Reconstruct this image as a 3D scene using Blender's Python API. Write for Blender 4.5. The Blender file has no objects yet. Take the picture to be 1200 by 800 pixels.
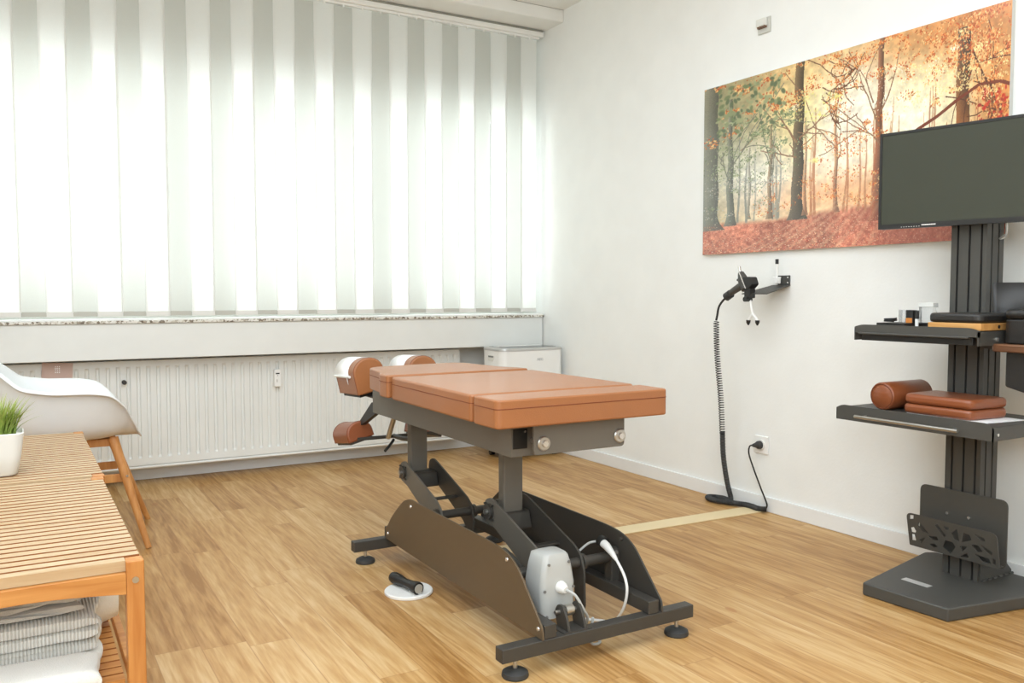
import bpy, bmesh, math, random
import numpy as np
from mathutils import Vector, Matrix
C = bpy.context.scene.collection
PI = math.pi
rnd = random.Random(7)

# ------------------------------------------------------------------ helpers
def lin(c):
    return tuple(((v / 255) / 12.92 if v / 255 <= .04045 else ((v / 255 + .055) / 1.055) ** 2.4) for v in c) + (1,)

class NT:
    def __init__(s, name):
        s.m = bpy.data.materials.new(name); s.m.use_nodes = True
        s.t = s.m.node_tree; s.b = s.t.nodes['Principled BSDF']
    def n(s, typ, **kw):
        nd = s.t.nodes.new(typ)
        for k, v in kw.items(): setattr(nd, k, v)
        return nd
    def l(s, a, b): s.t.links.new(a, b)
    def math(s, op, a, b=None, c=None):
        nd = s.n('ShaderNodeMath', operation=op)
        for i, v in enumerate((a, b, c)):
            if v is None: continue
            if isinstance(v, (int, float)): nd.inputs[i].default_value = v
            else: s.l(v, nd.inputs[i])
        return nd.outputs[0]
    def ramp(s, fac, stops):
        nd = s.n('ShaderNodeValToRGB'); e = nd.color_ramp.elements
        while len(e) < len(stops): e.new(.5)
        for i, (p, c) in enumerate(stops): e[i].position = p; e[i].color = lin(c)
        s.l(fac, nd.inputs[0]); return nd.outputs[0]
    def mix(s, fac, a, b, mode='MIX'):
        nd = s.n('ShaderNodeMix', data_type='RGBA', blend_type=mode)
        for i, v in ((0, fac), (6, a), (7, b)):
            if isinstance(v, (int, float)): nd.inputs[i].default_value = v
            elif isinstance(v, tuple): nd.inputs[i].default_value = v
            else: s.l(v, nd.inputs[i])
        return nd.outputs[2]

def mat(name, col, rough=.5, metal=0, scale=0, var=.08, bump=0, bscale=200, coat=0, spec=.5, sheen=0):
    k = NT(name); b = k.b
    b.inputs['Roughness'].default_value = rough; b.inputs['Metallic'].default_value = metal
    b.inputs['Specular IOR Level'].default_value = spec
    b.inputs['Coat Weight'].default_value = coat; b.inputs['Sheen Weight'].default_value = sheen
    c = lin(col)
    tc = k.n('ShaderNodeTexCoord')
    nz = k.n('ShaderNodeTexNoise'); nz.inputs['Scale'].default_value = scale or 6; nz.inputs['Detail'].default_value = 4
    k.l(tc.outputs['Object'], nz.inputs['Vector'])
    v = var if scale else .03
    d = tuple(x * (1 - v * 2) for x in c[:3]) + (1,); e = tuple(min(1, x * (1 + v)) for x in c[:3]) + (1,)
    k.l(k.mix(nz.outputs['Fac'], d, e), b.inputs['Base Color'])
    if bump:
        n2 = k.n('ShaderNodeTexNoise'); n2.inputs['Scale'].default_value = bscale; n2.inputs['Detail'].default_value = 3
        k.l(tc.outputs['Object'], n2.inputs['Vector'])
        bp = k.n('ShaderNodeBump'); bp.inputs['Strength'].default_value = bump; bp.inputs['Distance'].default_value = .002
        k.l(n2.outputs['Fac'], bp.inputs['Height']); k.l(bp.outputs[0], b.inputs['Normal'])
    return k.m

def wood(name, c1, c2, axis='X', rough=.45):
    k = NT(name); tc = k.n('ShaderNodeTexCoord'); mp = k.n('ShaderNodeMapping')
    sc = {'X': (2, 30, 30), 'Y': (30, 2, 30), 'Z': (30, 30, 2)}[axis]
    mp.inputs['Scale'].default_value = sc; k.l(tc.outputs['Object'], mp.inputs['Vector'])
    nz = k.n('ShaderNodeTexNoise'); nz.inputs['Scale'].default_value = 2; nz.inputs['Detail'].default_value = 6; nz.inputs['Distortion'].default_value = .6
    k.l(mp.outputs[0], nz.inputs['Vector'])
    k.l(k.ramp(nz.outputs['Fac'], [(.3, c2), (.7, c1)]), k.b.inputs['Base Color'])
    k.b.inputs['Roughness'].default_value = rough
    bp = k.n('ShaderNodeBump'); bp.inputs['Strength'].default_value = .15; bp.inputs['Distance'].default_value = .002
    k.l(nz.outputs['Fac'], bp.inputs['Height']); k.l(bp.outputs[0], k.b.inputs['Normal'])
    return k.m

# --- bmesh shape adders
def B(): return bmesh.new()
def box(bm, x0, x1, y0, y1, z0, z1, M=None):
    vs = [bm.verts.new((x, y, z)) for x in (x0, x1) for y in (y0, y1) for z in (z0, z1)]
    for f in ((0, 1, 3, 2), (4, 6, 7, 5), (0, 4, 5, 1), (2, 3, 7, 6), (0, 2, 6, 4), (1, 5, 7, 3)):
        bm.faces.new([vs[i] for i in f])
    if M is not None:
        for v in vs: v.co = M @ v.co
    return bm
def prism(bm, pts, axis, a, b, M=None):
    """extrude 2-D polygon between a and b along axis; pts give the other two coordinates in order"""
    def P(p, t):
        return {'x': (t, p[0], p[1]), 'y': (p[0], t, p[1]), 'z': (p[0], p[1], t)}[axis]
    lo = [bm.verts.new(P(p, a)) for p in pts]; hi = [bm.verts.new(P(p, b)) for p in pts]
    n = len(pts); bm.faces.new(lo); bm.faces.new(hi[::-1])
    for i in range(n): bm.faces.new((lo[i], hi[i], hi[(i + 1) % n], lo[(i + 1) % n]))
    if M is not None:
        for v in lo + hi: v.co = M @ v.co
    return bm
def frame_axes(d):
    d = d.normalized(); u = d.cross(Vector((0, 0, 1)))
    if u.length < 1e-3: u = d.cross(Vector((1, 0, 0)))
    u.normalize(); return u, u.cross(d).normalized()
def tube(bm, pts, r, seg=12, cap=True, radii=None):
    pts = [Vector(p) for p in pts]; rings = []; u = None
    for i, p in enumerate(pts):
        d = (pts[min(i + 1, len(pts) - 1)] - pts[max(i - 1, 0)]).normalized()
        if u is None: u, w = frame_axes(d)
        else:
            u = (u - d * u.dot(d))
            if u.length < 1e-6: u, w = frame_axes(d)
            u.normalize(); w = u.cross(d)
        rr = radii[i] if radii else r
        rings.append([bm.verts.new(p + (u * math.cos(2 * PI * k / seg) + w * math.sin(2 * PI * k / seg)) * rr) for k in range(seg)])
    for a, b in zip(rings, rings[1:]):
        for k in range(seg): bm.faces.new((a[k], a[(k + 1) % seg], b[(k + 1) % seg], b[k]))
    if cap: bm.faces.new(rings[0][::-1]); bm.faces.new(rings[-1])
    return bm
def smooth_path(pts, n=8):
    pts = [Vector(p) for p in pts]; out = []
    P = [pts[0]] + pts + [pts[-1]]
    for i in range(1, len(P) - 2):
        p0, p1, p2, p3 = P[i - 1], P[i], P[i + 1], P[i + 2]
        for k in range(n):
            t = k / n
            out.append(.5 * ((2 * p1) + (p2 - p0) * t + (2 * p0 - 5 * p1 + 4 * p2 - p3) * t * t + (3 * p1 - p0 - 3 * p2 + p3) * t ** 3))
    out.append(pts[-1]); return out
def lathe(bm, prof, c, seg=32, sx=1, sy=1):
    rings = []
    for r, z in prof:
        rings.append([bm.verts.new((c[0] + r * sx * math.cos(2 * PI * k / seg), c[1] + r * sy * math.sin(2 * PI * k / seg), c[2] + z)) for k in range(seg)])
    for a, b in zip(rings, rings[1:]):
        for k in range(seg): bm.faces.new((a[k], a[(k + 1) % seg], b[(k + 1) % seg], b[k]))
    bm.faces.new(rings[0][::-1]); bm.faces.new(rings[-1]); return bm
def rrect(x0, x1, y0, y1, r, n=5):
    out = []
    for cx, cy, a in ((x1 - r, y1 - r, 0), (x0 + r, y1 - r, PI / 2), (x0 + r, y0 + r, PI), (x1 - r, y0 + r, 3 * PI / 2)):
        for k in range(n + 1):
            t = a + PI / 2 * k / n; out.append((cx + r * math.cos(t), cy + r * math.sin(t)))
    return out
def round_poly(pts, rs, n=5):
    """round the corners of a polygon; rs = radius or list"""
    out = []; N = len(pts)
    for i, p in enumerate(pts):
        r = rs[i] if isinstance(rs, (list, tuple)) else rs
        p = Vector(p); a = (Vector(pts[i - 1]) - p); b = (Vector(pts[(i + 1) % N]) - p)
        rr = min(r, a.length * .45, b.length * .45)
        if rr <= 1e-5: out.append(tuple(p)); continue
        A = p + a.normalized() * rr; Bq = p + b.normalized() * rr
        for k in range(n + 1):
            t = k / n; q = A * (1 - t) ** 2 + p * 2 * t * (1 - t) + Bq * t * t; out.append((q.x, q.y))
    return out

def world_origin(o):
    v = Vector((0, 0, 0))
    while o is not None: v += o.location; o = o.parent
    return v
def obj(name, bm, m, parent=None, smooth=35, bevel=0, seg=2, label=None, sub=0):
    if bm.verts and parent is None:
        xs = [v.co.x for v in bm.verts]; ys = [v.co.y for v in bm.verts]; zs = [v.co.z for v in bm.verts]
        org = Vector(((min(xs) + max(xs)) / 2, (min(ys) + max(ys)) / 2, min(zs)))
    else: org = Vector((0, 0, 0))
    bmesh.ops.recalc_face_normals(bm, faces=bm.faces)
    off = org if parent is None else world_origin(parent)
    bmesh.ops.translate(bm, verts=bm.verts, vec=-off)
    me = bpy.data.meshes.new(name); bm.to_mesh(me); bm.free()
    for mm in (m if isinstance(m, (list, tuple)) else [m]): me.materials.append(mm)
    for p in me.polygons: p.use_smooth = True
    if not (bevel or sub): me.set_sharp_from_angle(angle=math.radians(smooth))
    o = bpy.data.objects.new(name, me); C.objects.link(o)
    if parent is not None: o.parent = parent
    else: o.location = org
    if bevel:
        md = o.modifiers.new('bevel', 'BEVEL'); md.width = bevel; md.segments = seg; md.limit_method = 'ANGLE'; md.angle_limit = math.radians(40); md.harden_normals = True
    if sub:
        md = o.modifiers.new('sub', 'SUBSURF'); md.levels = sub; md.render_levels = sub
    if label: o['label'] = label
    return o
def tag(o, label, cat, group=None, kind=None):
    o['label'] = label; o['category'] = cat
    if group: o['group'] = group
    if kind: o['kind'] = kind
    return o
def thing(name, label, cat, loc, group=None):
    o = bpy.data.objects.new(name, None); o.empty_display_size = .1; C.objects.link(o); o.location = loc
    return tag(o, label, cat, group)
def struct(name, bm, m, bevel=0, label=None, cat=None, smooth=35):
    me_o = obj(name, bm, m, bevel=bevel, smooth=smooth); me_o['kind'] = 'structure'
    me_o['label'] = label or name.replace('_', ' '); me_o['category'] = cat or name.split('_')[0]
    return me_o

# ------------------------------------------------------------------ materials
M_wall = mat('wall_paint', (236, 237, 234), .85, bump=.25, bscale=90)
M_ceil = mat('ceiling_paint', (232, 232, 228), .9, bump=.1, bscale=60)
M_trim = mat('white_trim', (234, 234, 230), .45)
M_apron = mat('apron_white', (226, 228, 225), .5)
M_baseboard = mat('baseboard_white', (232, 233, 232), .4)
M_rad = mat('radiator_enamel', (228, 230, 227), .4)
M_white = mat('white_plastic', (235, 235, 232), .35)
M_whitem = mat('white_matte', (225, 224, 218), .6)
M_grey = mat('grey_plastic', (120, 120, 118), .3)
M_acgrey = mat('silver_plastic', (190, 190, 188), .3, .3)
M_metal = mat('graphite_powder_coat', (114, 110, 102), .5, .25, scale=5, var=.06, bump=.15, bscale=900)
M_metald = mat('dark_powder_coat', (72, 69, 64), .5, .25, bump=.15, bscale=900)
M_bronze = mat('bronze_powder_coat', (104, 89, 69), .48, .3, bump=.15, bscale=900)
M_stand = mat('black_powder_coat', (76, 75, 71), .5, .15, bump=.2, bscale=900)
M_black = mat('black_plastic', (30, 30, 29), .45)
M_rubber = mat('dark_rubber', (52, 52, 51), .6)
M_steel = mat('brushed_steel', (190, 188, 182), .28, .9)
M_bolt = mat('bright_bolt', (215, 213, 208), .25, .8)
M_leather = mat('cognac_leather', (160, 102, 60), .38, scale=4, var=.07, bump=.35, bscale=350, coat=.12)
M_leatherd = mat('dark_cognac_leather', (142, 78, 44), .34, scale=5, var=.07, bump=.35, bscale=350, coat=.15)
M_seam = mat('brown_stitching', (120, 58, 26), .7)
M_bleather = mat('black_leather', (38, 37, 36), .38, bump=.3, bscale=350)
M_paper = mat('white_paper', (250, 250, 250), .7)
M_actu = mat('light_grey_plastic', (184, 186, 183), .4)
M_wood1 = wood('bench_wood_x', (216, 160, 92), (192, 128, 62), 'X')
M_slat = wood('bench_slat_wood', (194, 171, 136), (178, 146, 106), 'X', .5)
M_slat2 = wood('bench_rail_wood', (200, 142, 78), (174, 110, 48), 'X', .45)
M_post = wood('bench_post_wood', (198, 138, 74), (172, 106, 46), 'Z', .45)
M_leg = wood('chair_leg_wood', (206, 150, 88), (180, 118, 60), 'Z', .45)
M_walnut = wood('walnut_wood', (132, 92, 64), (92, 60, 40), 'Y', .4)
M_oak = wood('light_oak_wood', (214, 164, 100), (190, 134, 70), 'Y', .45)
M_cover = mat('beige_floor_strip', (222, 202, 160), .55)
M_towelw = mat('white_terry_cloth', (226, 225, 218), .95, scale=30, var=.04, bump=.9, bscale=500, sheen=.3)
M_towelg = mat('grey_linen_cloth', (196, 192, 183), .95, scale=30, var=.05, bump=.8, bscale=450, sheen=.3)
M_towelc = mat('cream_fleece', (228, 222, 210), .95, scale=20, var=.03, bump=.5, bscale=400, sheen=.3)
M_shell = mat('warm_white_shell', (226, 229, 229), .4)
M_screen = mat('dark_screen', (62, 65, 55), .22, spec=.35)
M_pink = mat('leaflet_pink', (205, 180, 170), .6)

def waffle():
    k = NT('waffle_weave_cloth'); tc = k.n('ShaderNodeTexCoord')
    k.b.inputs['Base Color'].default_value = lin((218, 214, 204)); k.b.inputs['Roughness'].default_value = .95
    w = k.n('ShaderNodeTexWave'); w.bands_direction = 'X'; w.inputs['Scale'].default_value = 50; w.inputs['Distortion'].default_value = .6
    k.l(tc.outputs['Object'], w.inputs['Vector'])
    k.l(k.ramp(w.outputs['Fac'], [(0, (198, 194, 184)), (.6, (226, 223, 215))]), k.b.inputs['Base Color'])
    bp = k.n('ShaderNodeBump'); bp.inputs['Strength'].default_value = .8; bp.inputs['Distance'].default_value = .003
    k.l(w.outputs['Fac'], bp.inputs['Height']); k.l(bp.outputs[0], k.b.inputs['Normal'])
    return k.m
M_waffle = waffle()

def granite():
    k = NT('speckled_granite'); tc = k.n('ShaderNodeTexCoord')
    v = k.n('ShaderNodeTexVoronoi'); v.inputs['Scale'].default_value = 90; k.l(tc.outputs['Object'], v.inputs['Vector'])
    sp = k.n('ShaderNodeSeparateColor'); k.l(v.outputs['Color'], sp.inputs[0])
    k.l(k.ramp(sp.outputs[0], [(0, (96, 84, 70)), (.25, (150, 140, 122)), (.5, (212, 208, 198)), (1, (228, 226, 220))]), k.b.inputs['Base Color'])
    k.b.inputs['Roughness'].default_value = .3
    return k.m
M_granite = granite()

def blind(name, c, tw):
    k = NT(name); k.t.nodes.remove(k.b); out = k.t.nodes['Material Output']
    tc = k.n('ShaderNodeTexCoord'); nz = k.n('ShaderNodeTexNoise'); nz.inputs['Scale'].default_value = 260; nz.inputs['Detail'].default_value = 2
    k.l(tc.outputs['Object'], nz.inputs['Vector'])
    cc = k.mix(nz.outputs['Fac'], tuple(x * .93 for x in lin(c)[:3]) + (1,), lin(c))
    d = k.n('ShaderNodeBsdfDiffuse'); t = k.n('ShaderNodeBsdfTranslucent'); m = k.n('ShaderNodeMixShader')
    k.l(cc, d.inputs[0]); k.l(cc, t.inputs[0]); m.inputs[0].default_value = tw
    k.l(d.outputs[0], m.inputs[1]); k.l(t.outputs[0], m.inputs[2]); k.l(m.outputs[0], out.inputs[0])
    return k.m
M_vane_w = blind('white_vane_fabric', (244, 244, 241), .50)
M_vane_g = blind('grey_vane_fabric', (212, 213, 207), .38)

def glass():
    k = NT('window_glass'); k.t.nodes.remove(k.b); out = k.t.nodes['Material Output']
    a = k.n('ShaderNodeBsdfTransparent'); g = k.n('ShaderNodeBsdfGlossy'); g.inputs['Roughness'].default_value = .02
    f = k.n('ShaderNodeFresnel'); m = k.n('ShaderNodeMixShader')
    a.inputs[0].default_value = (.93, .96, .95, 1)
    k.l(f.outputs[0], m.inputs[0]); k.l(a.outputs[0], m.inputs[1]); k.l(g.outputs[0], m.inputs[2]); k.l(m.outputs[0], out.inputs[0])
    return k.m
M_glass = glass()
def clearp():
    k = NT('clear_acrylic'); k.b.inputs['Transmission Weight'].default_value = .75; k.b.inputs['Base Color'].default_value = (.92, .93, .92, 1)
    k.b.inputs['Roughness'].default_value = .12; k.b.inputs['IOR'].default_value = 1.2
    return k.m
M_clear = clearp()

def floor_mat():
    k = NT('oak_plank_floor'); W, L = .128, 1.05
    tc = k.n('ShaderNodeTexCoord'); s = k.n('ShaderNodeSeparateXYZ'); k.l(tc.outputs['Object'], s.inputs[0])
    xr = k.math('DIVIDE', s.outputs[0], W); row = k.math('FLOOR', xr); fx = k.math('SUBTRACT', xr, row)
    wn = k.n('ShaderNodeTexWhiteNoise', noise_dimensions='1D'); k.l(row, wn.inputs['W'])
    yo = k.math('ADD', k.math('DIVIDE', s.outputs[1], L), k.math('MULTIPLY', wn.outputs[0], 7.3))
    col = k.math('FLOOR', yo); fy = k.math('SUBTRACT', yo, col)
    cb = k.n('ShaderNodeCombineXYZ'); k.l(row, cb.inputs[0]); k.l(col, cb.inputs[1])
    w2 = k.n('ShaderNodeTexWhiteNoise', noise_dimensions='2D'); k.l(cb.outputs[0], w2.inputs['Vector'])
    sp = k.n('ShaderNodeSeparateColor'); k.l(w2.outputs['Color'], sp.inputs[0])
    # grain space: stretched along y, shifted per plank
    cv = k.n('ShaderNodeCombineXYZ')
    k.l(k.math('ADD', k.math('MULTIPLY', s.outputs[0], 1.0), k.math('MULTIPLY', sp.outputs[0], 13)), cv.inputs[0])
    k.l(k.math('ADD', k.math('MULTIPLY', s.outputs[1], .07), k.math('MULTIPLY', sp.outputs[1], 17)), cv.inputs[1])
    n1 = k.n('ShaderNodeTexNoise'); n1.inputs['Scale'].default_value = 9; n1.inputs['Detail'].default_value = 3; n1.inputs['Distortion'].default_value = .15
    k.l(cv.outputs[0], n1.inputs['Vector'])
    rings = k.math('SINE', k.math('MULTIPLY', n1.outputs['Fac'], 60))
    n2 = k.n('ShaderNodeTexNoise'); n2.inputs['Scale'].default_value = 130; n2.inputs['Detail'].default_value = 4; k.l(cv.outputs[0], n2.inputs['Vector'])
    n3 = k.n('ShaderNodeTexNoise'); n3.inputs['Scale'].default_value = 22; n3.inputs['Detail'].default_value = 2; k.l(cv.outputs[0], n3.inputs['Vector'])
    g = k.math('ADD', k.math('MULTIPLY', rings, .065), k.math('ADD', k.math('MULTIPLY', n2.outputs['Fac'], .42), k.math('MULTIPLY', n3.outputs['Fac'], .56)))
    g = k.math('ADD', g, k.math('MULTIPLY', k.math('SUBTRACT', sp.outputs[2], .5), .24))
    c = k.ramp(g, [(.24, (150, 106, 54)), (.42, (178, 136, 82)), (.56, (192, 153, 100)), (.80, (212, 182, 134))])
    # knots
    vo = k.n('ShaderNodeTexVoronoi'); vo.inputs['Scale'].default_value = 3.3; vo.inputs['Randomness'].default_value = 1
    cv2 = k.n('ShaderNodeCombineXYZ'); k.l(s.outputs[0], cv2.inputs[0]); k.l(k.math('MULTIPLY', s.outputs[1], .45), cv2.inputs[1]); k.l(cv2.outputs[0], vo.inputs['Vector'])
    kn = k.math('MULTIPLY', k.math('LESS_THAN', vo.outputs['Distance'], .045), .45)
    c = k.mix(kn, c, lin((160, 95, 40)))
    e1 = k.math('LESS_THAN', k.math('MINIMUM', fx, k.math('SUBTRACT', 1, fx)), .012)
    e2 = k.math('LESS_THAN', k.math('MINIMUM', fy, k.math('SUBTRACT', 1, fy)), .0012)
    ed = k.math('MULTIPLY', k.math('MAXIMUM', e1, e2), .45)
    c = k.mix(ed, c, lin((140, 92, 45)))
    k.l(c, k.b.inputs['Base Color']); k.b.inputs['Roughness'].default_value = .42; k.b.inputs['Specular IOR Level'].default_value = .35
    bp = k.n('ShaderNodeBump'); bp.inputs['Strength'].default_value = .12; bp.inputs['Distance'].default_value = .002
    k.l(n2.outputs['Fac'], bp.inputs['Height']); k.l(bp.outputs[0], k.b.inputs['Normal'])
    return k.m
M_floor = floor_mat()

# ------------------------------------------------------------------ room shell
XL, YB, ZC = -4.9, -7.2, 2.90          # left wall, back wall, ceiling
struct('floor', box(B(), XL - .1, .1, YB - .1, .4, -.08, 0), M_floor, label='light oak plank floor', cat='floor')
for o in (bpy.data.objects['floor'],):   # keep plank coordinates in world space
    for v in o.data.vertices: v.co += o.location
    o.location = (0, 0, 0)
bm = B(); box(bm, XL - .1, .1, YB - .1, .4, ZC, ZC + .08)
struct('ceiling', bm, M_ceil, label='white tiled suspended ceiling', cat='ceiling')
bm = B()                                 # tile joints on the ceiling
for y in np.arange(-.236, YB, -.625): box(bm, XL, 0, y - .003, y + .003, ZC - .002, ZC + .002)
for x in np.arange(-.36, XL, -.625): box(bm, x - .002, x + .002, YB, -.23, ZC - .0015, ZC + .002)
struct('trim_1', bm, mat('tile_joint', (170, 170, 164), .9), label='shadow joints between ceiling tiles', cat='trim')
struct('wall_right', box(B(), 0, .12, YB - .1, .4, 0, ZC), M_wall, label='plain white right wall', cat='wall')
struct('wall_left', box(B(), XL - .12, XL, YB - .1, .4, 0, ZC), M_wall, label='plain white left wall', cat='wall')
struct('wall_back', box(B(), XL, 0, YB - .12, YB, 0, ZC), M_wall, label='white wall behind the viewer', cat='wall')
# window wall: recessed back wall with a wide opening
WY0, WY1 = .27, .40; WZ0, WZ1, WX0, WX1 = .95, 2.30, -4.6, -.012
bm = B(); box(bm, XL, 0, WY0, WY1, 0, WZ0); box(bm, XL, 0, WY0, WY1, WZ1, ZC)
box(bm, XL, WX0, WY0, WY1, WZ0, WZ1); box(bm, WX1, 0, WY0, WY1, WZ0, WZ1)
struct('wall_window', bm, M_wall, label='white window wall with recess below the sill', cat='wall')
# soffit above the blind
struct('trim_2', prism(B(), round_poly([(.27, 2.822), (-.235, 2.822), (-.235, ZC), (.27, ZC)], [0, .012, 0, 0]), 'x', XL, -.001), M_ceil, label='white soffit box above the blind', cat='trim')
# apron box and granite sill
struct('trim_3', box(B(), XL, -.008, 0, .03, .707, .899), M_apron, bevel=.003, label='white apron panel under the granite sill', cat='trim')
struct('trim_4', box(B(), XL, -.004, -.012, .27, .899, .914), M_granite, bevel=.002, label='speckled granite window sill', cat='sill')
struct('trim_5', box(B(), XL, -.004, .005, .26, .914, .922), M_trim, label='white ledge lying on the granite sill', cat='ledge')
struct('baseboard_right', box(B(), -.014, 0, YB, .27, 0, .072), M_baseboard, bevel=.003, label='white baseboard along the right wall', cat='baseboard')
struct('baseboard_window', box(B(), XL, -.014, .255, .27, 0, .075), M_baseboard, bevel=.003, label='white baseboard under the radiator', cat='baseboard')
# window: frame + panes
bm = B(); n = 4; xs = [WX0 + (WX1 - WX0) * i / n for i in range(n + 1)]
for i in range(n):
    a, b = xs[i], xs[i + 1]; y0, y1 = .30, .36
    box(bm, a, a + .05, y0, y1, WZ0, WZ1); box(bm, b - .05, b, y0, y1, WZ0, WZ1)
    box(bm, a + .05, b - .05, y0, y1, WZ0, WZ0 + .05); box(bm, a + .05, b - .05, y0, y1, WZ1 - .05, WZ1)
wn = struct('window_1', bm, M_trim, label='wide white window behind the vertical blind', cat='window')
for i in range(n):
    obj('pane', box(B(), xs[i] + .05, xs[i + 1] - .05, .327, .333, WZ0 + .05, WZ1 - .05), M_glass, wn)

# ------------------------------------------------------------------ vertical blind
t = thing('vertical_blind', 'white and grey vertical blind across the whole window', 'blind', (-2.4, 0, .94))
bm = B(); prism(bm, round_poly([(-.028, 2.812), (.03, 2.812), (.03, 2.776), (-.028, 2.776)], .008), 'x', XL + .02, -.02)
obj('head_rail', bm, M_trim, t)
obj('track', box(B(), XL + .02, -.045, -.012, .012, 2.762, 2.776), M_white, t, bevel=.002)
obj('rail_shade_strip', box(B(), XL + .02, -.028, -.030, -.026, 2.806, 2.814), mat('rail_shadow_grey', (150, 150, 140), .6), t)  # shadow line along the rail top, put in as a grey strip
P = .2350; g0 = -.236; pw = .1270
M_hem_w = mat('white_hem', (226, 226, 222), .8); M_hem_g = mat('grey_hem', (190, 190, 182), .8)
k = 0
vane_x = []
x = -.236 + P / 2
for i in range(41):
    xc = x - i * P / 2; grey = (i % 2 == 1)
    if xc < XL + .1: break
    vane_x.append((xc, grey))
for i, (xc, grey) in enumerate(vane_x):
    if i == 0: xc -= .006
    bm = B(); w = pw / 2; zz = [.958, 1.3, 1.7, 2.1, 2.5, 2.758]
    yo = .008 if grey else -.004; sl = .004; ph = rnd.uniform(-.003, .003)
    cols = []
    for q in range(7):
        f = q / 6 * 2 - 1
        cols.append([bm.verts.new((xc + w * f + (ph * math.sin((z - .95) * 1.7)), yo + sl * f + .0025 * (1 - f * f), z)) for z in zz])
    for a, b in zip(cols, cols[1:]):
        for j in range(len(zz) - 1): bm.faces.new((a[j], b[j], b[j + 1], a[j + 1]))
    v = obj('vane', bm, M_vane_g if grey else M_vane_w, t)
    v['label'] = 'grey fabric vane' if grey else 'white fabric vane'
    obj('hem_weight', box(B(), xc - w + .002, xc + w - .002, yo - .004, yo + .004, .938, .963), M_hem_g if grey else M_hem_w, v, bevel=.001)
    obj('carrier', box(B(), xc - .005, xc + .005, -.014, -.008, 2.750, 2.768), M_white, v)

# ------------------------------------------------------------------ radiator
RX0, RX1, RZ0, RZ1 = -4.2, -.585, .108, .69
t = thing('radiator', 'long white ribbed panel radiator below the window sill', 'radiator', (-2.4, .16, .108))
bm = B(); pr = []; p = .0508; y = RX0 + .03; yf, yb = .118, .128
nfin = int((RX1 - RX0 - .05) / p)
rows = [(RZ0 + .035, yf), (RZ0 + .05, None), (RZ1 - .05, None), (RZ1 - .035, yf)]
prof = []
for i in range(nfin):
    x0 = RX0 + .025 + i * p
    prof += [(x0, 0), (x0 + .028, 0), (x0 + .034, 1), (x0 + .045, 1), (x0 + .0508, 0)]
vs = []
for z, ov in ((RZ0, 0), (RZ0 + .038, 0), (RZ0 + .05, 1), (RZ1 - .045, 1), (RZ1 - .033, 0), (RZ1, 0)):
    vs.append([bm.verts.new((a, yf + (.010 * g * ov), z)) for a, g in prof])
for a, b in zip(vs, vs[1:]):
    for j in range(len(prof) - 1): bm.faces.new((a[j], a[j + 1], b[j + 1], b[j]))
box(bm, RX0, RX1, .131, .15, RZ0, RZ1); box(bm, prof[-1][0], RX1, yf, .131, RZ0, RZ1); box(bm, RX0, prof[0][0], yf, .131, RZ0, RZ1)
box(bm, RX0, RX1, yf, .131, RZ0 - .001, RZ0 + .0005)
obj('front_panel', bm, M_rad, t, smooth=20)
obj('rear_panel', box(B(), RX0, RX1, .2, .22, RZ0, RZ1), M_rad, t, bevel=.003)
bm = B()
for i in range(60): box(bm, RX0 + .04 + i * .058, RX0 + .046 + i * .058, .15, .2, RZ0 + .05, RZ1 - .02)
obj('convector_fins', bm, M_rad, t)
obj('bottom_pipe', tube(B(), [(RX0, .125, RZ0 - .012), (RX1, .125, RZ0 - .012)], .009), M_rad, t)
for x in (-3.6, -2.4, -1.2): obj('bracket', box(B(), x - .02, x + .02, .15, .2695, RZ0 - .018, RZ0 + .002), M_rad, t)
m = thing('heat_meter', 'small white heat cost meter clipped to the radiator front', 'meter', (-1.80, .11, .50))
obj('housing', prism(B(), round_poly([(-1.825, .508), (-1.785, .508), (-1.785, .612), (-1.825, .612)], .014), 'y', .084, .118), M_white, m, bevel=.003)
obj('display', box(B(), -1.817, -1.795, .0825, .084, .583, .590), M_black, m)
obj('marking', box(B(), -1.8085, -1.8035, .0825, .084, .572, .576), M_grey, m)
obj('sensor_window', box(B(), -1.812, -1.807, .0825, .084, .535, .552), mat('pale_grey_mark', (185, 185, 180), .6), m)
v = thing('radiator_valve', 'small dark vent knob on the radiator beside the chair arm', 'knob', (-2.63, .08, .55))
obj('knob', tube(B(), [(-2.635, .118, .575), (-2.635, .085, .575)], .012), M_rubber, v)
lf = obj('leaflet', box(B(), -3.03, -2.885, .1135, .1165, .56, .693, Matrix.Translation((-2.95, .095, .6)) @ Matrix.Rotation(.06, 4, 'Y') @ Matrix.Translation((2.95, -.095, -.6))), M_pink)
tag(lf, 'pinkish grey leaflet leaning on the radiator behind the white chair', 'leaflet')
bm = B()
for i in range(4):
    for j in range(3): box(bm, -2.966 + j * .009 + (i % 2) * .002, -2.960 + j * .009,   .1125, .1135, .640 + i * .010, .646 + i * .010)
obj('printed_mark', bm, M_paper, lf)

# ------------------------------------------------------------------ air conditioner
t = thing('air_conditioner', 'white portable air conditioner with grey top in the corner', 'air conditioner', (-.26, -.15, 0))
ax0, ax1, ay0, ay1 = -.50, -.03, -.30, -.03
obj('body', prism(B(), rrect(ax0, ax1, ay0, ay1, .05, 8), 'z', .07, .696), M_white, t, bevel=.004)
bm = B()
r0 = rrect(ax0 - .004, ax1 + .004, ay0 - .004, ay1 + .004, .054, 8); r1 = rrect(ax0 - .002, ax1 + .002, ay0 - .002, ay1 + .002, .052, 8); r2 = rrect(ax0 + .02, ax1 - .02, ay0 + .02, ay1 - .02, .035, 8)
rg = [[bm.verts.new((p[0], p[1], z)) for p in r] for r, z in ((r0, .694), (r0, .705), (r1, .710), (r2, .713))]
for a, b in zip(rg, rg[1:]):
    for i in range(len(a)): bm.faces.new((a[i], a[(i + 1) % len(a)], b[(i + 1) % len(a)], b[i]))
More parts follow.
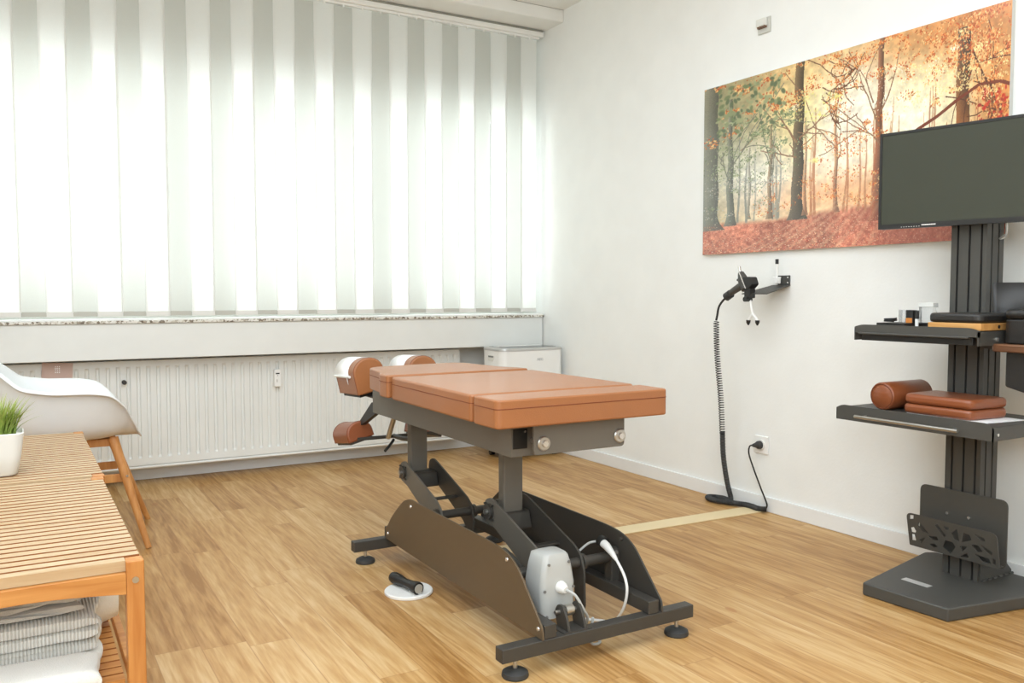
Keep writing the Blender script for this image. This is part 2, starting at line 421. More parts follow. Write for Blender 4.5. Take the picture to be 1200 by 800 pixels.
bm.faces.new(rg[0][::-1]); bm.faces.new(rg[-1]); obj('top_rim', bm, M_acgrey, t)
top = obj('top_panel', prism(B(), rrect(ax0 + .03, ax1 - .03, ay0 + .03, ay1 - .025, .03, 6), 'z', .711, .7145), M_grey, t)
obj('louver', prism(B(), rrect(ax0 + .06, ax1 - .06, -.125, -.075, .012, 4), 'z', .714, .7165), M_white, top)
obj('control_panel', prism(B(), rrect(ax0 + .06, ax1 - .05, -.25, -.15, .012, 4), 'z', .714, .716), mat('dark_grey_glass', (95, 96, 96), .15), top)
bm = B(); prism(bm, round_poly([(-.21, .665), (-.12, .665), (-.125, .625), (-.19, .625)], .015), 'x', ax0 - .004, ax0 + .002)
h = obj('side_handle', bm, M_whitem, t, bevel=.002)
obj('grip_recess', prism(B(), round_poly([(-.20, .66), (-.13, .66), (-.135, .65), (-.195, .65)], .004), 'x', ax0 - .006, ax0 - .003), M_grey, h)
obj('base', prism(B(), rrect(ax0 + .015, ax1 - .015, ay0 + .02, ay1 - .02, .04, 6), 'z', .035, .07), M_black, t)
for x in (ax0 + .05, ax1 - .05):
    for y in (ay0 + .04, ay1 - .05): obj('caster', tube(B(), [(x - .014, y, .02), (x + .014, y, .02)], .02, 14), M_black, t)
def text(name, s, size, m, parent, M):
    cu = bpy.data.curves.new(name, 'FONT'); cu.body = s; cu.size = size; cu.extrude = .0006; cu.align_x = 'CENTER'; cu.align_y = 'CENTER'
    o = bpy.data.objects.new(name, cu); C.objects.link(o)
    dg = bpy.context.evaluated_depsgraph_get(); me = bpy.data.meshes.new_from_object(o.evaluated_get(dg)); bpy.data.objects.remove(o)
    bm = B(); bm.from_mesh(me); bpy.data.meshes.remove(me); bmesh.ops.transform(bm, matrix=M, verts=bm.verts)
    return obj(name, bm, m, parent)
text('logo', 'AEG', .024, mat('logo_grey', (165, 165, 162), .5), t, Matrix.Translation((-.215, ay0 - .0006, .635)) @ Matrix.Rotation(PI / 2, 4, 'X'))

# ------------------------------------------------------------------ right wall: switch, socket, print
t = thing('wall_sensor', 'small square grey white wall sensor high above the gun bracket', 'wall sensor', (0, -1.975, 2.30))
obj('backplate', box(B(), -.010, -.0005, -2.014, -1.937, 2.299, 2.372), mat('greyed_white_plastic', (200, 200, 192), .5), t, bevel=.003)
obj('cover', box(B(), -.030, -.010, -2.000, -1.943, 2.330, 2.366), mat('pale_plastic', (216, 216, 210), .5), t, bevel=.003)
bm = B()
for i in range(4): box(bm, -.027, -.011, -1.996 + i * .013, -1.988 + i * .013, 2.322, 2.330)
obj('terminals', bm, mat('brown_terminal', (120, 92, 74), .5), t)

t = thing('wall_socket', 'white square power socket low on the right wall', 'socket', (0, -2.0, .28))
obj('faceplate', box(B(), -.010, -.0005, -2.044, -1.956, .277, .363), M_white, t, bevel=.003)
obj('socket_ring', tube(B(), [(-.0095, -2.0, .320), (-.016, -2.0, .320)], .026, 24), M_whitem, t)

# forest print painted procedurally into the colours of a fine mesh grid
def paint_forest(W=760, H=408):
    rs = np.random.RandomState(5); img = np.zeros((H, W, 3), np.float32)
    X, Y = np.meshgrid(np.linspace(0, 1, W), np.linspace(0, 1, H))
    def fb(sx, sy, oct=4):
        out = np.zeros((H, W), np.float32); amp = 1; tot = 0
        for o in range(oct):
            gx, gy = int(sx * 2 ** o) + 2, int(sy * 2 ** o) + 2; g = rs.rand(gy, gx)
            xs = X[0] * (gx - 1.001); ys = Y[:, 0] * (gy - 1.001); xi = xs.astype(int); yi = ys.astype(int)
            fx = xs - xi; fy = (ys - yi)[:, None]; fx = fx * fx * (3 - 2 * fx); fy = fy * fy * (3 - 2 * fy)
            a = g[yi][:, xi] * (1 - fx) + g[yi][:, xi + 1] * fx; b = g[yi + 1][:, xi] * (1 - fx) + g[yi + 1][:, xi + 1] * fx
            out += amp * (a * (1 - fy) + b * fy); tot += amp; amp *= .55
        return out / tot
    def c(*v): return np.array(v, np.float32)
    def G(cx, cy, sx, sy): return np.exp(-(((X - cx) / sx) ** 2 + ((Y - cy) / sy) ** 2))[..., None]
    img[:] = c(226, 190, 132)
    def over(m, col): 
        nonlocal img
        img = img * (1 - m) + c(*col) * m
    over(G(.05, .3, .16, .6) * .8, (122, 128, 98)); over(G(.18, .6, .16, .25) * .9, (232, 234, 224))
    over(G(.33, .3, .10, .2) * .7, (236, 226, 150)); over(G(.44, .45, .12, .35) * .9, (250, 240, 214))
    over(G(.52, .32, .10, .22) * .85, (250, 242, 228)); over(G(.68, .42, .17, .25) * .97, (255, 252, 220)); over(G(.46, .62, .2, .16) * .6, (255, 244, 222))
    over(G(.85, .04, .3, .12) * .7, (186, 108, 50)); over(G(.97, .45, .08, .4) * .7, (196, 110, 44)); over(G(.5, .72, .3, .1) * .6, (232, 150, 96))
    n = fb(60, 34)[..., None]; img *= (.82 + .36 * n)
    # ground
    gy = .80 + .015 * np.sin(X * 9); gm = np.clip((Y - gy) / .03, 0, 1)[..., None]
    gn = fb(110, 60, 3)[..., None]; gcol = c(140, 66, 46) * (1 - gn) + c(238, 162, 130) * gn
    gcol = gcol * (.75 + .5 * fb(7, 5, 3)[..., None]); img = img * (1 - gm) + gcol * gm
    def line(p, q, w0, w1, col, a=1.0, wob=0):
        n_ = int(max(abs(q[0] - p[0]) * W, abs(q[1] - p[1]) * H)) + 2; ph = rs.rand() * 6
        for i in range(n_):
            t_ = i / (n_ - 1); x = (p[0] + (q[0] - p[0]) * t_ + wob * math.sin(ph + t_ * 7)) * W; y = (p[1] + (q[1] - p[1]) * t_ + wob * math.cos(ph + t_ * 5)) * H
            w = max(.55, w0 + (w1 - w0) * t_); x0, x1, y0, y1 = int(x - w), int(x + w) + 1, int(y - w), int(y + w) + 1
            x0, y0 = max(0, x0), max(0, y0); x1, y1 = min(W, x1), min(H, y1)
            if x1 > x0 and y1 > y0:
                aa = a * .8; img[y0:y1, x0:x1] = img[y0:y1, x0:x1] * (1 - aa) + c(*col) * aa
    # distant trunks
    for i in range(46):
        x = rs.rand(); a = .18 + .25 * rs.rand(); line((x, .25 + .3 * rs.rand()), (x + rs.randn() * .004, .82), .8, 1.6 + rs.rand() * 1.2, (176, 112, 74) if x > .3 else (130, 132, 122), a, .002)
    def trunk(u, wtop, wbot, top, bot, ctop, cbot, lean=0, fade=1):
        for yy in range(int(top * H), int(bot * H)):
            f = yy / H; t_ = (f - top) / (bot - top)
            w = wtop + (wbot - wtop) * t_ + (wbot * .9 * max(0, (t_ - .88) / .12) ** 2); xc = u + lean * (1 - t_) + .002 * math.sin(f * 21 + u * 50)
            x0, x1 = int((xc - w) * W), int((xc + w) * W) + 1; x0 = max(0, x0); x1 = min(W, x1)
            if x1 <= x0: continue
            xs = (np.arange(x0, x1) / W - xc) / max(w, 1e-4); sh = (1 - .35 * xs)[:, None]
            col = (c(*ctop) * (1 - t_) + c(*cbot) * t_) * sh * (.9 + .2 * rs.rand(x1 - x0, 1))
            img[yy, x0:x1] = img[yy, x0:x1] * (1 - fade) + col * fade
    trunk(.022, .022, .026, 0, .86, (108, 106, 92), (100, 104, 96), 0, .85)
    trunk(.088, .006, .012, .1, .84, (112, 112, 96), (86, 90, 82), -.004, .85)
    trunk(.215, .004, .007, .3, .82, (140, 120, 92), (110, 90, 72), .003, .8)
    trunk(.148, .003, .005, .4, .81, (150, 146, 130), (110, 108, 96), 0, .7)
    trunk(.305, .013, .019, 0, .84, (104, 86, 62), (82, 74, 62), .004, 1)
    trunk(.330, .003, .006, .3, .82, (170, 140, 104), (140, 100, 74), 0, .7)
    trunk(.432, .003, .007, .28, .82, (190, 150, 110), (130, 88, 66), -.004, .85)
    trunk(.565, .008, .013, .0, .88, (122, 84, 62), (128, 72, 46), .010, .95)
    trunk(.845, .020, .023, .06, .84, (70, 58, 46), (170, 92, 36), 0, 1)
    m = np.clip(1 - abs((X + Y * .35 - 1.06) / .06), 0, 1)[..., None] * (abs(X - .845) < .022)[..., None] * .55; img[:] = img * (1 - m) + c(232, 150, 66) * m
    # sun shafts
    for k_ in range(9):
        a_ = .3 + .12 * k_; dx = X - .68 + (Y - .55) * a_; m = (np.exp(-(dx / .008) ** 2) * np.clip(Y - .5, 0, 1) * .5)[..., None]; img[:] = img * (1 - m) + c(255, 246, 200) * m
    # branches
    def branch(x, y, dx, dy, w, col, depth):
        for s_ in range(7):
            nx, ny = x + dx / 7, y + dy / 7; line((x, y), (nx, ny), w, w * .85, col, .9); w *= .85; x, y = nx, ny
            dx += rs.randn() * .02; dy += rs.randn() * .03 - .004
            if depth and rs.rand() < .6: branch(x, y, dx * .5 + rs.randn() * .05, dy * .5 + rs.randn() * .09, w * .6, col, depth - 1)
    for x, y, dx, dy, w in ((.30, .42, -.07, -.16, 2.0), (.312, .4, .09, -.08, 1.6), (.30, .5, -.08, -.05, 1.4), (.57, .42, -.07, -.2, 1.5), (.57, .5, -.06, -.12, 1.2), (.575, .35, .08, -.22, 1.5), (.55, .3, -.05, -.2, 1.2), (.09, .6, -.05, -.2, 1.2), (.09, .5, .08, -.25, 1.2), (.435, .55, .05, -.1, 1), (.435, .5, -.05, -.1, 1), (.215, .6, .05, -.15, 1)):
        branch(x, y, dx, dy, w, (140, 104, 76) if x > .25 else (112, 112, 96), 1)
    pts = [(.575, .64), (.64, .53), (.70, .47), (.76, .43), (.83, .37), (.90, .325), (.97, .33), (1., .35)]
    for a_, b_ in zip(pts, pts[1:]): line(a_, b_, 2.2, 2.2, (112, 48, 26), .95)
    branch(.875, .17, .06, .22, 1.8, (90, 46, 26), 2); branch(.935, .33, .05, .25, 1.8, (90, 46, 26), 2); branch(.5, .1, -.1, .1, 1.6, (104, 64, 40), 2)
    # leaves
    def leaf(x, y, r, asp, ang, col, a=.9):
        x *= W; y *= H; R = int(r) + 2; x0, x1, y0, y1 = max(0, int(x) - R), min(W, int(x) + R + 1), max(0, int(y) - R), min(H, int(y) + R + 1)
        if x1 <= x0 or y1 <= y0: return
        xx, yy = np.meshgrid(np.arange(x0, x1) - x, np.arange(y0, y1) - y); ca, sa = math.cos(ang), math.sin(ang)
        m = np.clip(1.4 - (((xx * ca + yy * sa) / r) ** 2 + ((-xx * sa + yy * ca) / (r * asp)) ** 2), 0, 1)[..., None] * a
        img[y0:y1, x0:x1] = img[y0:y1, x0:x1] * (1 - np.minimum(m, a)) + c(*col) * np.minimum(m, a)
    OR = [(206, 104, 44), (226, 138, 66), (186, 72, 34), (238, 176, 110), (160, 84, 36), (236, 206, 140)]
    GR = [(108, 122, 82), (134, 144, 104), (90, 104, 74), (152, 158, 116), (170, 178, 140)]
    def cloud(n_, cx, cy, sx, sy, cols, r0, r1, a=.85):
        nc = max(6, n_ // 28); cc_ = np.stack([cx + rs.randn(nc) * sx, cy + rs.randn(nc) * sy, .006 + rs.rand(nc) * .022], 1)
        for _ in range(n_):
            q = cc_[rs.randint(nc)]; x, y = q[0] + rs.randn() * q[2], q[1] + rs.randn() * q[2] * .8
            if 0 <= x < 1 and 0 <= y < .84: leaf(x, y, r0 + rs.rand() * (r1 - r0), .55, rs.rand() * 3.1, cols[rs.randint(len(cols))], a)
    cloud(1700, .62, .10, .22, .09, OR, 1, 3.2); cloud(1800, .88, .14, .12, .10, OR, 1, 3.4); cloud(900, .97, .4, .05, .14, OR, 1, 3.6)
    cloud(500, .33, .1, .06, .1, OR, 1, 3); cloud(420, .15, .14, .07, .1, OR, 1.2, 4); cloud(500, .45, .42, .07, .07, OR, .8, 2.4); cloud(320, .36, .72, .1, .05, OR, .8, 2.6, .7)
    cloud(700, .55, .70, .14, .06, OR, .8, 2.6, .7); cloud(250, .56, .62, .05, .1, OR, 1, 3)
    cloud(260, .38, .28, .06, .1, [(232, 226, 130), (240, 234, 160)], 1.5, 4, .5)
    cloud(1100, .12, .42, .08, .13, GR, 1, 2.8, .7); cloud(500, .2, .32, .08, .06, GR, 1.2, 3.4); cloud(800, .12, .62, .08, .08, [(150, 156, 146), (186, 190, 184), (120, 128, 118), (214, 196, 176)], .8, 2.2, .7)
    for _ in range(130):
        x, y = .04 + rs.rand() * .22, .03 + rs.rand() * .3 * (1 - rs.rand() * .5); leaf(x, y, 4 + rs.rand() * 4.5, .62, rs.rand() * 3.1, GR[rs.randint(4)], .92)
    for _ in range(70): leaf(.9 + rs.rand() * .1, .35 + rs.rand() * .3, 3 + rs.rand() * 3.5, .6, rs.rand() * 3.1, [(190, 44, 30), (208, 74, 40), (160, 40, 30)][rs.randint(3)], .9)
    cloud(900, .8, .24, .12, .08, [(250, 232, 170), (248, 214, 140)], .8, 2.6, .8); cloud(300, .6, .2, .1, .08, [(252, 244, 226)], .8, 2.4, .7)
    for _ in range(3200):
        x, y = rs.rand(), .83 + .17 * rs.rand(); leaf(x, y, .8 + (y - .8) * 9 * rs.rand(), .45, rs.randn() * .4, [(248, 196, 150), (222, 104, 66), (168, 54, 36), (240, 150, 110), (120, 56, 44), (250, 222, 190)][rs.randint(6)], .75)
    m = (np.clip((X - .42) / .3, 0, 1) * np.clip((Y - .8) / .05, 0, 1) * .45)[..., None]; img[:] = img * (1 - m) + c(146, 54, 34) * m
    for a_, b_ in zip(pts, pts[1:]): line(a_, b_, 1.2, 1.2, (120, 52, 28), .7)
    return np.clip(img, 0, 255) / 255
def canvas_print():
    W, H = 760, 408; img = paint_forest(W, H)
    l = np.where(img <= .04045, img / 12.92, ((img + .055) / 1.055) ** 2.4)
    y0, y1, z0, z1, x = -1.588, -3.167, 1.258, 2.107, -.022
    fr = np.linspace(0, 1, W + 1); ys = y0 + (y1 - y0) * 1.46 * fr / (1 + .46 * fr); zs = np.linspace(z1, z0, H + 1)
    co = np.zeros(((H + 1), (W + 1), 3), np.float32); co[..., 0] = 0; co[..., 1] = ys[None, :] - (y0 + y1) / 2; co[..., 2] = zs[:, None] - z0
    idx = np.arange((H + 1) * (W + 1)).reshape(H + 1, W + 1)
    q = np.stack([idx[:-1, :-1], idx[1:, :-1], idx[1:, 1:], idx[:-1, 1:]], -1).reshape(-1, 4)
    me = bpy.data.meshes.new('printed_face'); n = len(q)
    me.vertices.add(co.shape[0] * co.shape[1]); me.vertices.foreach_set('co', co.ravel())
    me.loops.add(n * 4); me.loops.foreach_set('vertex_index', q.ravel().astype(np.int32))
    me.polygons.add(n); me.polygons.foreach_set('loop_start', np.arange(0, n * 4, 4, dtype=np.int32))
    me.update(calc_edges=True)
    ca = me.color_attributes.new('paint', 'FLOAT_COLOR', 'CORNER')
    cc = np.ones((H, W, 4, 4), np.float32); cc[..., :3] = l[:, :, None, :]; ca.data.foreach_set('color', cc.ravel())
    k = NT('forest_print'); at_ = k.n('ShaderNodeVertexColor', layer_name='paint'); k.l(at_.outputs[0], k.b.inputs['Base Color'])
    k.b.inputs['Roughness'].default_value = .32; k.b.inputs['Coat Weight'].default_value = .8; k.b.inputs['Coat Roughness'].default_value = .16
    me.materials.append(k.m)
    t = thing('forest_print', 'large glossy autumn forest picture on the right wall', 'picture', (x, (y0 + y1) / 2, z0))
    o = bpy.data.objects.new('printed_face', me); C.objects.link(o); o.parent = t
    obj('edge_panel', box(B(), x + .0004, -.0003, y1, y0, z0, z1), mat('print_edge', (205, 205, 200), .5), t)
canvas_print()

# ------------------------------------------------------------------ adjusting gun on wall bracket
t = thing('wall_bracket', 'black metal shelf bracket screwed to the wall under the picture', 'bracket', (0, -2.12, 1.09))
obj('wall_plate', box(B(), -.006, -.001, -2.158, -2.084, 1.096, 1.142), M_stand, t, bevel=.002)
Mt = Matrix.Translation((0, 0, 1.098)) @ Matrix.Rotation(math.radians(-14), 4, 'Y') @ Matrix.Translation((0, 0, -1.098))
obj('arm_plate', prism(B(), [(-.001, -2.158), (-.001, -2.05), (-.16, -2.0), (-.16, -2.158)], 'z', 1.094, 1.098, Matrix.Translation((0, 0, 1.098)) @ Matrix.Rotation(math.radians(-15), 4, 'Y') @ Matrix.Translation((0, 0, -1.098))), M_stand, t)
for y, z in ((-2.148, 1.132), (-2.148, 1.108), (-2.105, 1.132)): obj('screw', tube(B(), [(-.006, y, z), (-.009, y, z)], .004, 10), M_bolt, t)
gun = thing('adjusting_gun', 'black handheld chiropractic adjusting gun hung on the wall bracket', 'adjusting tool', (-.15, -2.0, 1.05))
gx = -.15
bm = B()   # body: slim barrel tilting up-left to down-right
tube(bm, smooth_path([(gx, -1.987, 1.160), (gx, -2.0, 1.13), (gx, -2.015, 1.10), (gx, -2.03, 1.075)], 4), .022, 16, radii=[.012 + .014 * min(1, i / 5) for i in range(13)])
obj('barrel', bm, M_stand, gun, sub=1)
obj('motor_block', prism(B(), round_poly([(-2.02, 1.135), (-2.07, 1.135), (-2.085, 1.10), (-2.05, 1.07), (-2.01, 1.08)], .008), 'x', gx - .022, gx + .022), M_black, gun, bevel=.003)
obj('grip', tube(B(), smooth_path([(gx, -2.02, 1.105), (gx, -1.975, 1.085), (gx, -1.935, 1.065), (gx, -1.915, 1.052)], 4), .016, 14, radii=[.020 - .0005 * i for i in range(13)]), M_stand, gun)
obj('butt_collar', tube(B(), [(gx, -1.925, 1.056), (gx, -1.895, 1.040)], .021, 14), M_rubber, gun)
obj('tip_knob', tube(B(), [(gx, -1.985, 1.155), (gx, -1.978, 1.185)], .007, 12), M_bolt, gun)
obj('trigger', tube(B(), [(gx, -1.99, 1.118), (gx, -1.968, 1.122)], .006, 10), M_black, gun)
obj('side_rod', tube(B(), [(gx - .024, -2.003, 1.155), (gx - .024, -2.045, 1.08)], .003, 8), M_bolt, gun)
obj('clamp', box(B(), gx - .02, gx + .02, -2.065, -2.03, 1.035, 1.08), M_black, gun, bevel=.004)
obj('clamp_knob', tube(B(), [(gx - .03, -2.045, 1.03), (gx + .01, -2.045, 1.03)], .012, 12), M_black, gun)
st = thing('forked_probe', 'white forked probe with two black tips below the gun', 'probe', (gx, -2.07, .93))
obj('stem', tube(B(), smooth_path([(gx, -2.048, 1.04), (gx, -2.058, .99), (gx, -2.07, .955)], 3), .006, 12), M_white, st)
for dy in (-.028, .028):
    fk = obj('fork', tube(B(), smooth_path([(gx, -2.07, .96), (gx, -2.07 + dy * .7, .94), (gx, -2.07 + dy, .925)], 3), .007, 12), M_white, st)
    obj('rubber_tip', tube(B(), [(gx, -2.07 + dy, .932), (gx, -2.07 + dy * 1.02, .920), (gx, -2.07 + dy * 1.02, .908)], .01, 12, radii=[.011, .010, .003]), M_black, fk)
st = thing('straight_probe', 'white upright probe with a black cap held by the bracket', 'probe', (-.04, -2.095, 1.10))
obj('stem', tube(B(), [(-.04, -2.110, 1.10), (-.04, -2.110, 1.205)], .005, 12), M_white, st)
obj('holder', box(B(), -.055, -.025, -2.122, -2.096, 1.103, 1.135), M_white, st, bevel=.003)
obj('cap', tube(B(), [(-.04, -2.110, 1.195), (-.04, -2.110, 1.218)], .008, 12), M_black, st)

# coiled cord
cord = thing('coiled_cord', 'black coiled power cord hanging from the gun to the floor', 'cord', (-.06, -1.85, 0))
obj('lead', tube(B(), smooth_path([(gx, -1.900, 1.042), (gx, -1.870, 1.02), (gx, -1.845, .99), (gx, -1.835, .95), (gx, -1.828, .925)], 6), .0055, 10), M_black, cord)
def helix(center, turns, R, per):
    pts = smooth_path(center, 24); out = []
    L = [0]
    for a, b in zip(pts, pts[1:]): L.append(L[-1] + (b - a).length)
    N = turns * per
    j = 0
    for i in range(N + 1):
        s = L[-1] * i / N
        while j < len(L) - 2 and L[j + 1] < s: j += 1
        f = (s - L[j]) / max(1e-9, L[j + 1] - L[j]); p = pts[j].lerp(pts[j + 1], f); d = (pts[j + 1] - pts[j])
        u, w = frame_axes(d if d.length > 0 else Vector((0, 0, -1))); a = 2 * PI * i / per
        out.append(p + (u * math.cos(a) + w * math.sin(a)) * R)
    return out
obj('coil', tube(B(), helix([(gx, -1.828, .92), (gx, -1.838, .75), (gx + .02, -1.845, .55), (gx + .04, -1.84, .36)], 46, .0125, 10), .0024, 6), M_black, cord)
tight = [(gx + .04, -1.84, .37), (gx + .05, -1.838, .25), (gx + .07, -1.845, .12), (gx + .085, -1.858, .035), (-.062, -1.84, .018), (-.045, -1.79, .016), (-.065, -1.735, .016), (-.105, -1.735, .016), (-.112, -1.80, .016), (-.085, -1.86, .016), (-.05, -1.93, .016), (-.045, -1.98, .016), (-.05, -2.03, .016), (-.030, -2.06, .018)]
sp = smooth_path(tight, 26)
obj('tight_coil', tube(B(), sp, .0125, 12, radii=[.0125 + .0016 * math.sin(i * 2.2) for i in range(len(sp))]), M_rubber, cord)
obj('plug_lead', tube(B(), smooth_path([(-.030, -2.058, .02), (-.03, -2.062, .045), (-.035, -2.03, .11), (-.04, -1.985, .20), (-.045, -1.957, .27), (-.05, -1.965, .31), (-.045, -1.982, .318)], 6), .0038, 8), M_black, cord)
obj('plug', tube(B(), [(-.014, -2.0, .320), (-.032, -1.998, .320), (-.040, -1.992, .319), (-.046, -1.980, .317)], .02, 20, radii=[.020, .019, .012, .007]), M_rubber, cord)

tag(obj('floor_cable_cover', prism(B(), [(-.03, -2.045), (-.03, -1.935), (-1.56, -1.893), (-1.56, -1.993)], 'z', 0, .005), M_cover, bevel=.002), 'flat beige cable cover strip across the floor to the wall', 'cable cover')

# ------------------------------------------------------------------ treatment table
XC = -1.685
T = thing('treatment_table', 'chiropractic treatment table with cognac leather pads on a grey steel frame', 'treatment table', (XC, -2.4, 0))
def cushion(name, poly, z0, z1, rs, parent, m=M_leather, puff=.004, seam=True):
    pl = round_poly(poly, rs, 6)
    bm = B(); prism(bm, pl, 'z', z0, z1)
    o = obj(name, bm, m, parent, bevel=.021, seg=6)
    if seam:
        c = Vector((sum(p[0] for p in pl) / len(pl), sum(p[1] for p in pl) / len(pl)))
        pts = []
        for p in pl:
            d = (Vector(p) - c); d.normalize(); pts.append((p[0] + d.x * .0002, p[1] + d.y * .0002, z1 - .026))
        pts.append(pts[0])
        obj('seam', tube(B(), pts, .0014, 5, cap=False), M_seam, o)
    return o
hw = .308
CZ = .675
cushion('foot_cushion', [(XC - hw, -2.905), (XC + hw, -2.905), (XC + hw, -2.764), (XC - hw, -2.764)], CZ, .757, [.022, .022, .008, .008], T)
cushion('middle_cushion', [(XC - hw + .004, -2.738), (XC + hw, -2.738), (XC + hw - .01, -2.106), (XC - hw + .012, -2.106)], CZ, .757, [.012, .02, .012, .012], T)
cushion('chest_cushion', [(XC - hw, -2.096), (XC + hw - .02, -2.096), (XC + hw - .03, -2.03), (XC + hw - .07, -1.98), (XC + .20, -1.72), (XC + .16, -1.68), (XC - .20, -1.72), (XC - .25, -1.76), (XC - .275, -1.95), (XC - hw + .0, -2.02)], CZ + .004, .762, [.012, .012, .03, .05, .05, .05, .04, .04, .05, .02], T)
cushion('head_section_board', [(XC - .19, -2.0), (XC + .19, -2.0), (XC + .17, -1.66), (XC - .17, -1.66)], .66, .68, .01, T, M_black, seam=False)
# upper beam
bmx = B(); hb = .190
prism(bmx, [(-2.78, .566), (-1.645, .566), (-1.645, .676), (-2.05, .676), (-2.05, .674), (-2.78, .674)], 'x', XC - hb, XC + hb)
beam = obj('main_beam', bmx, M_metal, T, bevel=.004)
ep = obj('end_plate', prism(B(), round_poly([(XC - .148, .578), (XC + .185, .578), (XC + .185, .672), (XC - .148, .672)], [.014, .014, .002, .002]), 'y', -2.842, -2.830), M_metal, T, bevel=.0015)
for x, z in ((XC - .115, .612), (XC + .165, .612)):
    r = obj('guide_rod', tube(B(), [(x, -2.78, z), (x, -2.832, z)], .008, 14), M_steel, T)
    w = obj('washer', tube(B(), [(x, -2.842, z), (x, -2.846, z), (x, -2.849, z)], .02, 28, radii=[.022, .022, .019]), M_steel, ep)
    obj('bolt_head', tube(B(), [(x, -2.849, z), (x, -2.856, z)], .010, 20, radii=[.011, .009]), M_bolt, T)
br = obj('rod_bracket', box(B(), XC - .185, XC - .135, -2.784, -2.7795, .59, .65), M_black, T, bevel=.002)
obj('bracket_screw', tube(B(), [(XC - .145, -2.784, .642), (XC - .145, -2.787, .642)], .004, 10), M_bolt, br)
# columns
for y in (-2.45, -1.665):
    obj('column', box(B(), XC - .038, XC + .038, y - .02, y + .02, .262, .567), M_metal, T, bevel=.006, seg=3)
# bell-crank arms
prof = [(.045, 0), (.034, .034), (0, .047), (-.03, .04), (-.31, -.055), (-.35, -.08), (-.368, -.125), (-.372, -.24), (-.36, -.262), (-.335, -.262), (-.322, -.24), (-.316, -.185), (-.28, -.155), (-.03, -.05), (.03, -.038)]
for (py, pz) in ((-2.43, .312), (-1.685, .312)):
    for sx in (-1, 1):
        x0 = XC + sx * .066
        pl = round_poly([(py + a, pz + b) for a, b in prof], .012, 3)
        arm = obj('lift_arm', prism(B(), pl, 'x', x0 - .004, x0 + .004), M_metald if sx > 0 else M_metal, T, bevel=.001)
        hub = obj('pivot_hub', tube(B(), [(x0, py, pz), (x0 + sx * .016, py, pz)], .027, 24), M_metald, arm)
        for k in range(8):
            a = k * PI / 4; 
            if k % 2: obj('hub_bolt', tube(B(), [(x0 + sx * .014, py + .036 * math.cos(a) * .95, pz + .036 * math.sin(a) * .95), (x0 + sx * .006, py + .036 * math.cos(a) * .95, pz + .036 * math.sin(a) * .95)], .004, 8), M_bolt if False else M_metald, arm)
        obj('pivot_bolt', tube(B(), [(x0 + sx * .016, py, pz), (x0 + sx * .026, py, pz)], .009, 10), M_steel, arm)
    obj('column_shoe', prism(B(), round_poly([(py - .07, pz - .06), (py + .03, pz - .05), (py + .035, pz), (py - .05, pz + .0)], .01), 'x', XC - .058, XC + .058), M_metald, T, bevel=.003)
    obj('brace', box(B(), XC - .062, XC + .062, py - .235, py - .205, pz - .075, pz - .068), M_metald, T, bevel=.002)
    ey = py - .335
    obj('cross_shaft', tube(B(), [(XC - .215, ey, .205), (XC + .215, ey, .205)], .0165, 20), M_metald, T)
    for sx in (-1, 1):
        obj('shaft_collar', tube(B(), [(XC + sx * .074, ey, .205), (XC + sx * .086, ey, .205)], .025, 20), M_metald, T)
        post = obj('shaft_post', prism(B(), round_poly([(ey - .02, .128), (ey + .02, .128), (ey + .02, .235), (ey - .02, .235)], [0, 0, .016, .016]), 'x', XC + sx * .197 - .016, XC + sx * .197 + .016), M_metald, T, bevel=.003)
        obj('post_bolt', tube(B(), [(XC + sx * .197, ey - .02, .222), (XC + sx * .197, ey - .026, .222)], .006, 10), M_bolt, post)
    # link bar between the two lower crank tips
obj('link_bar', box(B(), XC - .012, XC + .012, -2.79, -2.04, .062, .078), M_metald, T, bevel=.002)
# base: long tubes, cross bars, feet, side plates
for sx in (-1, 1):
    x0 = XC + sx * .185
    tb = obj('base_rail', box(B(), x0 - .02, x0 + .02, -2.992, -1.80, .09, .13), M_metald, T, bevel=.003)
    px = XC + sx * .213
    pl = [(-1.845, .092), (-1.838, .135), (-1.862, .150), (-1.90, .19), (-1.97, .245), (-2.03, .285), (-2.09, .300), (-2.14, .298), (-2.72, .296), (-2.80, .288), (-2.86, .262), (-2.995, .125), (-3.0, .092)]
    pl = [(y, z) for y, z in pl]
    sp_ = obj('side_plate', prism(B(), round_poly(pl, [.004, .004, .004, .02, .03, .03, .02, .02, .04, .03, .03, .01, .004], 4), 'x', px - .003, px + .003), M_bronze if sx < 0 else M_metald, T, bevel=.001, label='bronze brown side plate' if sx < 0 else 'dark grey side plate')
    for y, z in ((-2.09, .272), (-1.865, .118), (-2.80, .268), (-2.975, .118)):
        obj('plate_screw', tube(B(), [(px + sx * .003, y, z), (px + sx * .0055, y, z), (px + sx * .007, y, z)], .007, 14, radii=[.007, .006, .003]), M_bolt, sp_)
        obj('spacer', tube(B(), [(px - sx * .003, y, z), (px - sx * .012, y, z)], .006, 10), M_metald, sp_)
for y in (-2.974, -1.812):
    cb = obj('cross_bar', box(B(), XC - .342, XC + .342, y - .02, y + .02, .05, .09), M_metald, T, bevel=.003)
    for sx in (-1, 1):
        x = XC + sx * .29
        ft = obj('levelling_foot', lathe(B(), [(.036, 0), (.038, .004), (.036, .014), (.026, .020), (.012, .024)], (x, y, 0), 32), M_rubber, T)
        obj('foot_bolt', tube(B(), [(x, y, .022), (x, y, .051)], .0065, 12), M_steel, ft)
